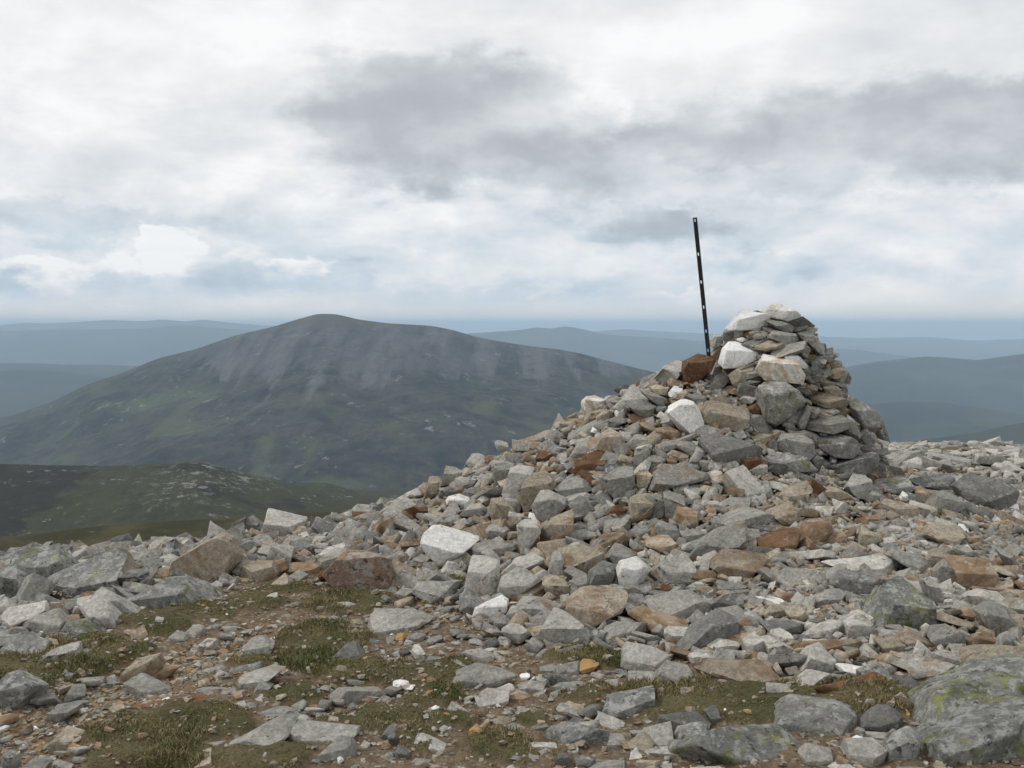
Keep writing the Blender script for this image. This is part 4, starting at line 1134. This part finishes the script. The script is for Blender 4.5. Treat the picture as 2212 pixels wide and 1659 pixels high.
# ------------------------------------------------------------------ marker post
def post():
    a = CAM + ray(1501, 470) * 8.42; b = CAM + ray(1534, 800) * 8.36
    ax = unit(b - a); L = float(np.linalg.norm(b - a)); wd = .034; th = .004
    xr = unit(np.array([1, .12, 0]) - ax * (np.array([1, .12, 0]) @ ax)); zn = np.cross(xr, ax)
    if zn[1] > 0: zn = -zn          # towards the viewer
    mt, T, bs = new_mat('black_painted_steel')
    pos = T.node('ShaderNodeNewGeometry').outputs['Position']; n = T.noise(pos, 60, 4)
    T.put(bs.inputs['Base Color'], T.mix(T.step(n, .55, .7), (.012, .012, .012), (.035, .026, .018))); bs.inputs['Roughness'].default_value = .5; bs.inputs['Metallic'].default_value = .1
    holes = [(h - 85) / (925 - 85) * L * .92 for h in (102, 305, 472, 622, 765, 880)]
    def flange(origin, u, thick, hs):
        bm = bmesh.new()
        ys = [0.]
        for h in hs: ys += [h - .012, h + .012]
        ys += [L]
        xs = [0, wd * .30, wd * .70, wd] if hs else [0, wd]
        g = [[bm.verts.new(origin + u * x + ax * y) for x in xs] for y in ys]
        for i in range(len(ys) - 1):
            for j in range(len(xs) - 1):
                if hs and j == 1 and i % 2 == 1: continue
                bm.faces.new((g[i][j], g[i][j + 1], g[i + 1][j + 1], g[i + 1][j]))
        bmesh.ops.recalc_face_normals(bm, faces=bm.faces)
        bmesh.ops.solidify(bm, geom=bm.faces, thickness=thick)
        return bm
    root = link('marker_post', None, None, b); prop(root, 'thin black angle-iron post with punched holes leaning out of the cairn', 'post')
    for nme, org, u, hs in (('flange', a - b - xr * wd / 2, xr, holes), ('flange', a - b + xr * (wd / 2 - .002) - zn * .003, -zn, [])):
        o = link(nme, to_mesh(flange(org, u, th, hs), 'flange', mt), root)
        for p in o.data.polygons: p.use_smooth = False
post()

# ------------------------------------------------------------------ stones filling mound, boulder field and plateau
class Grid:
    def __init__(s, c=.35): s.c = c; s.d = {}
    def k(s, P): return (int(math.floor(P[0] / s.c)), int(math.floor(P[1] / s.c)))
    def add(s, P, r): s.d.setdefault(s.k(P), []).append((P[0], P[1], P[2], r))
    def clash(s, P, r, f):
        a, b = s.k(P)
        for i in (-1, 0, 1):
            for j in (-1, 0, 1):
                for q in s.d.get((a + i, b + j), ()):
                    m = f * (q[3] + r)
                    if (q[0] - P[0]) ** 2 + (q[1] - P[1]) ** 2 + (q[2] - P[2]) ** 2 < m * m: return True
        return False
G_ = Grid()
for s in STONES:
    # a long stone is several spheres
    k = max(1, int(round(s['wm'] / max(.05, s['hm']))))
    for j in range(k):
        f = ((j + .5) / k - .5) * s['wm'] * .8
        G_.add(s['C'] + RGT * f, min(s['r'], .34) if k == 1 else min(.5 * max(s['hm'], s['wm'] / k), .34))
def normal_at(x, y):
    e = .12; a = S(np.array([x - e, x + e, x, x]), np.array([y, y, y - e, y + e]))
    return unit([-(a[1] - a[0]) / (2 * e), -(a[3] - a[2]) / (2 * e), 1.])
def scatter(box, sizes, accept, tab, fr, flat, tilt, sink, cov=True):
    out = []
    x0, x1, y0, y1 = box
    for size, n in sizes:
        X = rng.uniform(x0, x1, n); Y = rng.uniform(y0, y1, n); Z = S(X, Y)
        px, py, t = proj(np.stack([X, Y, Z], -1))
        ok = accept(px, py, t, size, X, Y) > rng.random(n)
        for i in np.nonzero(ok)[0]:
            d = size * gr.uniform(.8, 1.25)
            P = np.array([X[i], Y[i], Z[i] + d * sink])
            if cone_z(P[0], P[1]) > Z[i] + .08: continue
            if G_.clash(P, d * .42, fr): continue
            if cov and covered(P, .93, d * .5): continue
            G_.add(P, d * .42)
            dim = d * np.array([gr.uniform(1., 1.7), gr.uniform(.62, 1.), gr.uniform(*flat)])
            key = pickkey(gr, tab)
            out.append((P, rand_rot(gr, normal_at(P[0], P[1]), tilt), dim, gr.randrange(NB), key, d, d * F / max(t[i], 1)))
    return out
def acc_mound(px, py, t, size, X, Y):
    a = (py < np.interp(px, FX, FY) + rng.normal(0, 14, len(px))) & (px > 560) & (t < 10.8)
    small = sstep(px, 1720, 1850) * sstep(py, 1330, 1260)
    p = np.where(size > .13, 1 - .93 * small, 1.)
    edge = np.where((t > 8.6) & (px > 1990), .25, 1.)
    return a * p * edge
MT_ = [('G', .36), ('H', .20), ('D', .07), ('T', .21), ('R', .11), ('B', .03), ('W', .004), ('L', .02)]
mf = scatter((-2.6, 5.0, 4.3, 10.6), [(.21, 500), (.16, 1500), (.12, 6000), (.09, 14000), (.065, 18000), (.048, 22000)], acc_mound, MT_, .70, (.26, .62), .6, .04)
mf2 = scatter((.5, 4.6, 4.6, 8.6), [(.045, 16000)], lambda px, py, t, s, X, Y: acc_mound(px, py, t, s, X, Y) * (px > 1500), [('H', .3), ('T', .35), ('R', .15), ('G', .2)], .62, (.4, .8), .4, .3)
mf.sort(key=lambda i: -i[6])
k = 298 - nm
for it in mf[:k]: put_piece(it, mound)
JO[:] = mound.location[:2]; me = joined([(i[0] - np.array(mound.location), *i[1:5]) for i in mf[k:] + mf2], MID, 'small_rubble'); link('small_rubble', me, mound)['kind'] = 'stuff'
print('MOUND fill', len(mf), len(mf2))
JO[:] = (0., 0.)
# boulder field and skyline edge
def acc_left(px, py, t, size, X, Y):
    a = (py < np.interp(px, FX, FY) + rng.normal(0, 10, len(px))) & (px < 900) & (t < 13.5) & (px > -150)
    return a * np.where(size > .14, sstep(px, 800, 300) * .8 * sstep(t, 9.2, 7.5), 1.)
LT = [('G', .40), ('H', .20), ('L', .22), ('D', .08), ('T', .07), ('R', .03)]
lf = scatter((-8.5, 0, 4.8, 13.5), [(.27, 300), (.2, 1200), (.15, 5000), (.11, 12000), (.08, 20000), (.06, 20000)], acc_left, LT, .68, (.3, .7), .62, .06)
# right plateau beyond the cairn
def acc_right(px, py, t, size, X, Y):
    n = fbm(X * .55, Y * .55, 5, .6)
    return ((px > 1780) & (px < 2330) & (t > 8.0)) * np.where(n > .05, .12, .8)
PT = [('H', .45), ('G', .40), ('T', .07), ('L', .07), ('R', .01)]
rf = scatter((3.2, 13.5, 8.0, 25), [(.34, 200), (.24, 1200), (.17, 5000), (.12, 9000), (.08, 9000)], acc_right, PT, .78, (.3, .5), .18, .12)
# turf and path
def acc_turf(px, py, t, size, X, Y):
    return ((py > np.interp(px, FX, FY) - 6) & (px > -80) & (px < 2280) & (py < 1720)) * (1 - .8 * sstep(blobs(px, py, BARE[:6]), .3, .7)) * (1 + 3 * sstep(px, 1150, 1400) * sstep(py, 1520, 1580)) * (.10 if size > .15 else .2 if size > .09 else .3 if size > .06 else .5)
GT = [('G', .5), ('H', .22), ('T', .12), ('D', .08), ('R', .06), ('W', .006)]
tf_ = scatter((-3.2, 3.2, 3.2, 7.6), [(.22, 250), (.16, 900), (.11, 2000), (.075, 3500), (.05, 4500)], acc_turf, GT, .95, (.3, .5), .14, -.11)
print('LEFT', len(lf), 'RIGHT', len(rf), 'TURF', len(tf_))
def shape_word(dim):
    a, b_, c = sorted(dim, reverse=True)
    return 'flat' if c < .42 * a else 'long' if b_ < .62 * a else 'blocky' if c > .6 * a else 'angular'
def things(L, n, cat, lab, grp):
    L.sort(key=lambda i: -i[6])
    for k, it in enumerate(L[:n]):
        o = put_piece(it, None, cat)
        y = it[0][1]
        ph = near_phrase(it[0]) if 'plateau' not in grp else ('near the plateau rim' if y > 17 else 'midway out to the plateau rim' if y > 12 else 'just behind the large dark angular boulder' if it[0][0] > 4.2 else 'close behind the cairn')
        prop(o, lab % (shape_word(it[2]) + ' ' + COLN[it[4]], ph), cat, grp)
    return L[n:]
rest = things(lf, 70, 'stone', '%s loose stone, %s', 'loose stones of the boulder field')
rest2 = things(rf, 40, 'stone', '%s plateau stone, %s', 'stones on the plateau')
rest3 = things(tf_, 60, 'stone', '%s small stone, %s', 'small stones half sunk in the turf')
for nme, L, lod, lab in (('scree', rest, MID, 'jumble of grey frost-shattered stones along the skyline edge'), ('plateau_scree', rest2, MID, 'small pale stones strewn over the plateau beyond the cairn'), ('small_stones', rest3, MID, 'small stones scattered through the thin turf')):
    prop(link(nme, joined([i[:5] for i in L], lod, nme)), lab, 'scree' if nme != 'small_stones' else 'stones', None, 'stuff')

def settle_labels():
    by = {}
    for o in COL.objects:
        if o.parent is None and o.get('category') in ('stone', 'boulder'): by.setdefault(o['label'], []).append(o)
    def size(o):
        d = o.dimensions if o.scale.x == 1 else o.scale
        return d[0] * d[1] * d[2]
    for lab, L in by.items():
        if len(L) == 2:
            L.sort(key=size); L[0]['label'] = lab + ', smaller one'; L[1]['label'] = lab + ', larger one'
        elif len(L) > 2:
            L.sort(key=size); L[0]['label'] = lab + ', smallest one'; L[-1]['label'] = lab + ', largest one'
            for o in L: o['group'] = L[0].get('group') or 'loose stones'
settle_labels()
# ------------------------------------------------------------------ gravel and grass
def gravel():
    n = 150000
    X = rng.uniform(-3.4, 4.2, n); Y = rng.uniform(3.2, 9, n); Z = S(X, Y)
    tf, ba = masks(X, Y, Z); px, py, t = proj(np.stack([X, Y, Z], -1))
    keep = (px > -60) & (px < 2270) & (py < 1700) & (rng.random(n) < np.clip(.18 + .75 * ba - .12 * tf, .03, 1))
    ids = np.nonzero(keep)[0][:42000]
    it = []
    z2 = fbm(X * 3, Y * 3, 4) * .035 + fbm(X * 14, Y * 14, 3, .5, 1) * .012 + tf * .03 - ba * .03
    for i in ids:
        d = .011 * math.exp(gr.gauss(.25, .5))
        it.append((np.array([X[i], Y[i], Z[i] + z2[i] + d * .12]), rand_rot(gr, np.array([0, 0, 1.]), .25), d * np.array([1.3, gr.uniform(.7, 1.1), gr.uniform(.35, .7)]), gr.randrange(NB), pickkey(gr, [('T', .42), ('R', .18), ('H', .1), ('G', .2), ('O', .03), ('W', .012)])))
    prop(link('gravel', joined(it, TINY, 'gravel')), 'tan and pale gravel strewn over the path and bare soil', 'gravel', None, 'stuff')
gravel()
def grass():
    n = 850000
    X = rng.uniform(-3.6, 4.4, n); Y = rng.uniform(3.1, 9., n); Z = S(X, Y)
    px, py, t = proj(np.stack([X, Y, Z], -1))
    k = (px > -60) & (px < 2270) & (py < 1710); X, Y, Z, t = X[k], Y[k], Z[k], t[k]
    tf, ba = masks(X, Y, Z)
    k = rng.random(len(X)) < tf * .85 ; X, Y, Z, tf, ba = X[k], Y[k], Z[k], tf[k], ba[k]
    Z = Z + fbm(X * 3, Y * 3, 4) * .035 + fbm(X * 14, Y * 14, 3, .5, 1) * .012 + tf * .03 - ba * .03
    m = len(X); print('BLADES', m)
    clump = np.clip(.55 + 1.6 * fbm(X * 4, Y * 4, 4, .6, 1), .25, 1.5)
    L = rng.uniform(.012, .030, m) * clump; a = rng.uniform(0, 2 * np.pi, m); wd = rng.uniform(.0016, .0032, m)
    ln = rng.uniform(.3, 1.1, m); b = rng.uniform(0, 2 * np.pi, m)
    P = np.stack([X, Y, Z - .004], -1); u = np.stack([np.cos(a), np.sin(a), 0 * a], -1) * wd[:, None]
    mid = P + np.stack([np.cos(b) * ln * .35, np.sin(b) * ln * .35, 0 * b + .6], -1) * L[:, None]
    tip = P + np.stack([np.cos(b) * ln, np.sin(b) * ln, 0 * b + .95], -1) * L[:, None]
    V = np.stack([P - u, P + u, mid + u * .7, tip, mid - u * .7], 1).reshape(-1, 3)
    i = np.arange(m)[:, None] * 5
    Fq = np.concatenate([i + [0, 1, 2], i + [0, 2, 4], i + [4, 2, 3]], 0)
    mt, T, bs = new_mat('moor_grass')
    g = T.node('ShaderNodeNewGeometry'); r = g.outputs['Random Per Island']; pos = g.outputs['Position']
    patch = T.step(T.noise(pos, 2.6, 5, .6), .36, .56)
    grn = T.mix(r, (.065, .076, .022), (.13, .135, .048)); straw = T.mix(r, (.16, .13, .06), (.30, .245, .13))
    T.put(bs.inputs['Base Color'], T.mix(T.m('MULTIPLY_ADD', T.m('SUBTRACT', r, .5), .5, patch), grn, straw)); bs.inputs['Roughness'].default_value = .8
    prop(link('grass', np_mesh('grass', V, Fq, mt, None, False)), 'short olive and straw coloured turf between the stones', 'grass', None, 'stuff')
grass()

# ------------------------------------------------------------------ haze
def haze():
    bm = bmesh.new(); bmesh.ops.create_cube(bm, size=1)
    for v in bm.verts: v.co = Vector((v.co.x * 84000, v.co.y * 84000, -700 if v.co.z < 0 else 130))
    m = bpy.data.materials.new('haze'); m.use_nodes = True; T = NT(m.node_tree); T.n.clear()
    o = T.node('ShaderNodeOutputMaterial'); p = T.node('ShaderNodeVolumePrincipled')
    p.inputs['Color'].default_value = (.63, .82, 1.0, 1); p.inputs['Density'].default_value = 9.5e-5; p.inputs['Anisotropy'].default_value = 0.
    T.l.new(p.outputs[0], o.inputs['Volume'])
    ob = link('haze', to_mesh(bm, 'haze', m)); prop(ob, 'thin blue haze over the distant hills', None, None, 'stuff')
haze()
print('TRIS', sum(len(o.data.polygons) for o in bpy.data.objects if o.type == 'MESH'), 'OBJ', len(bpy.data.objects))
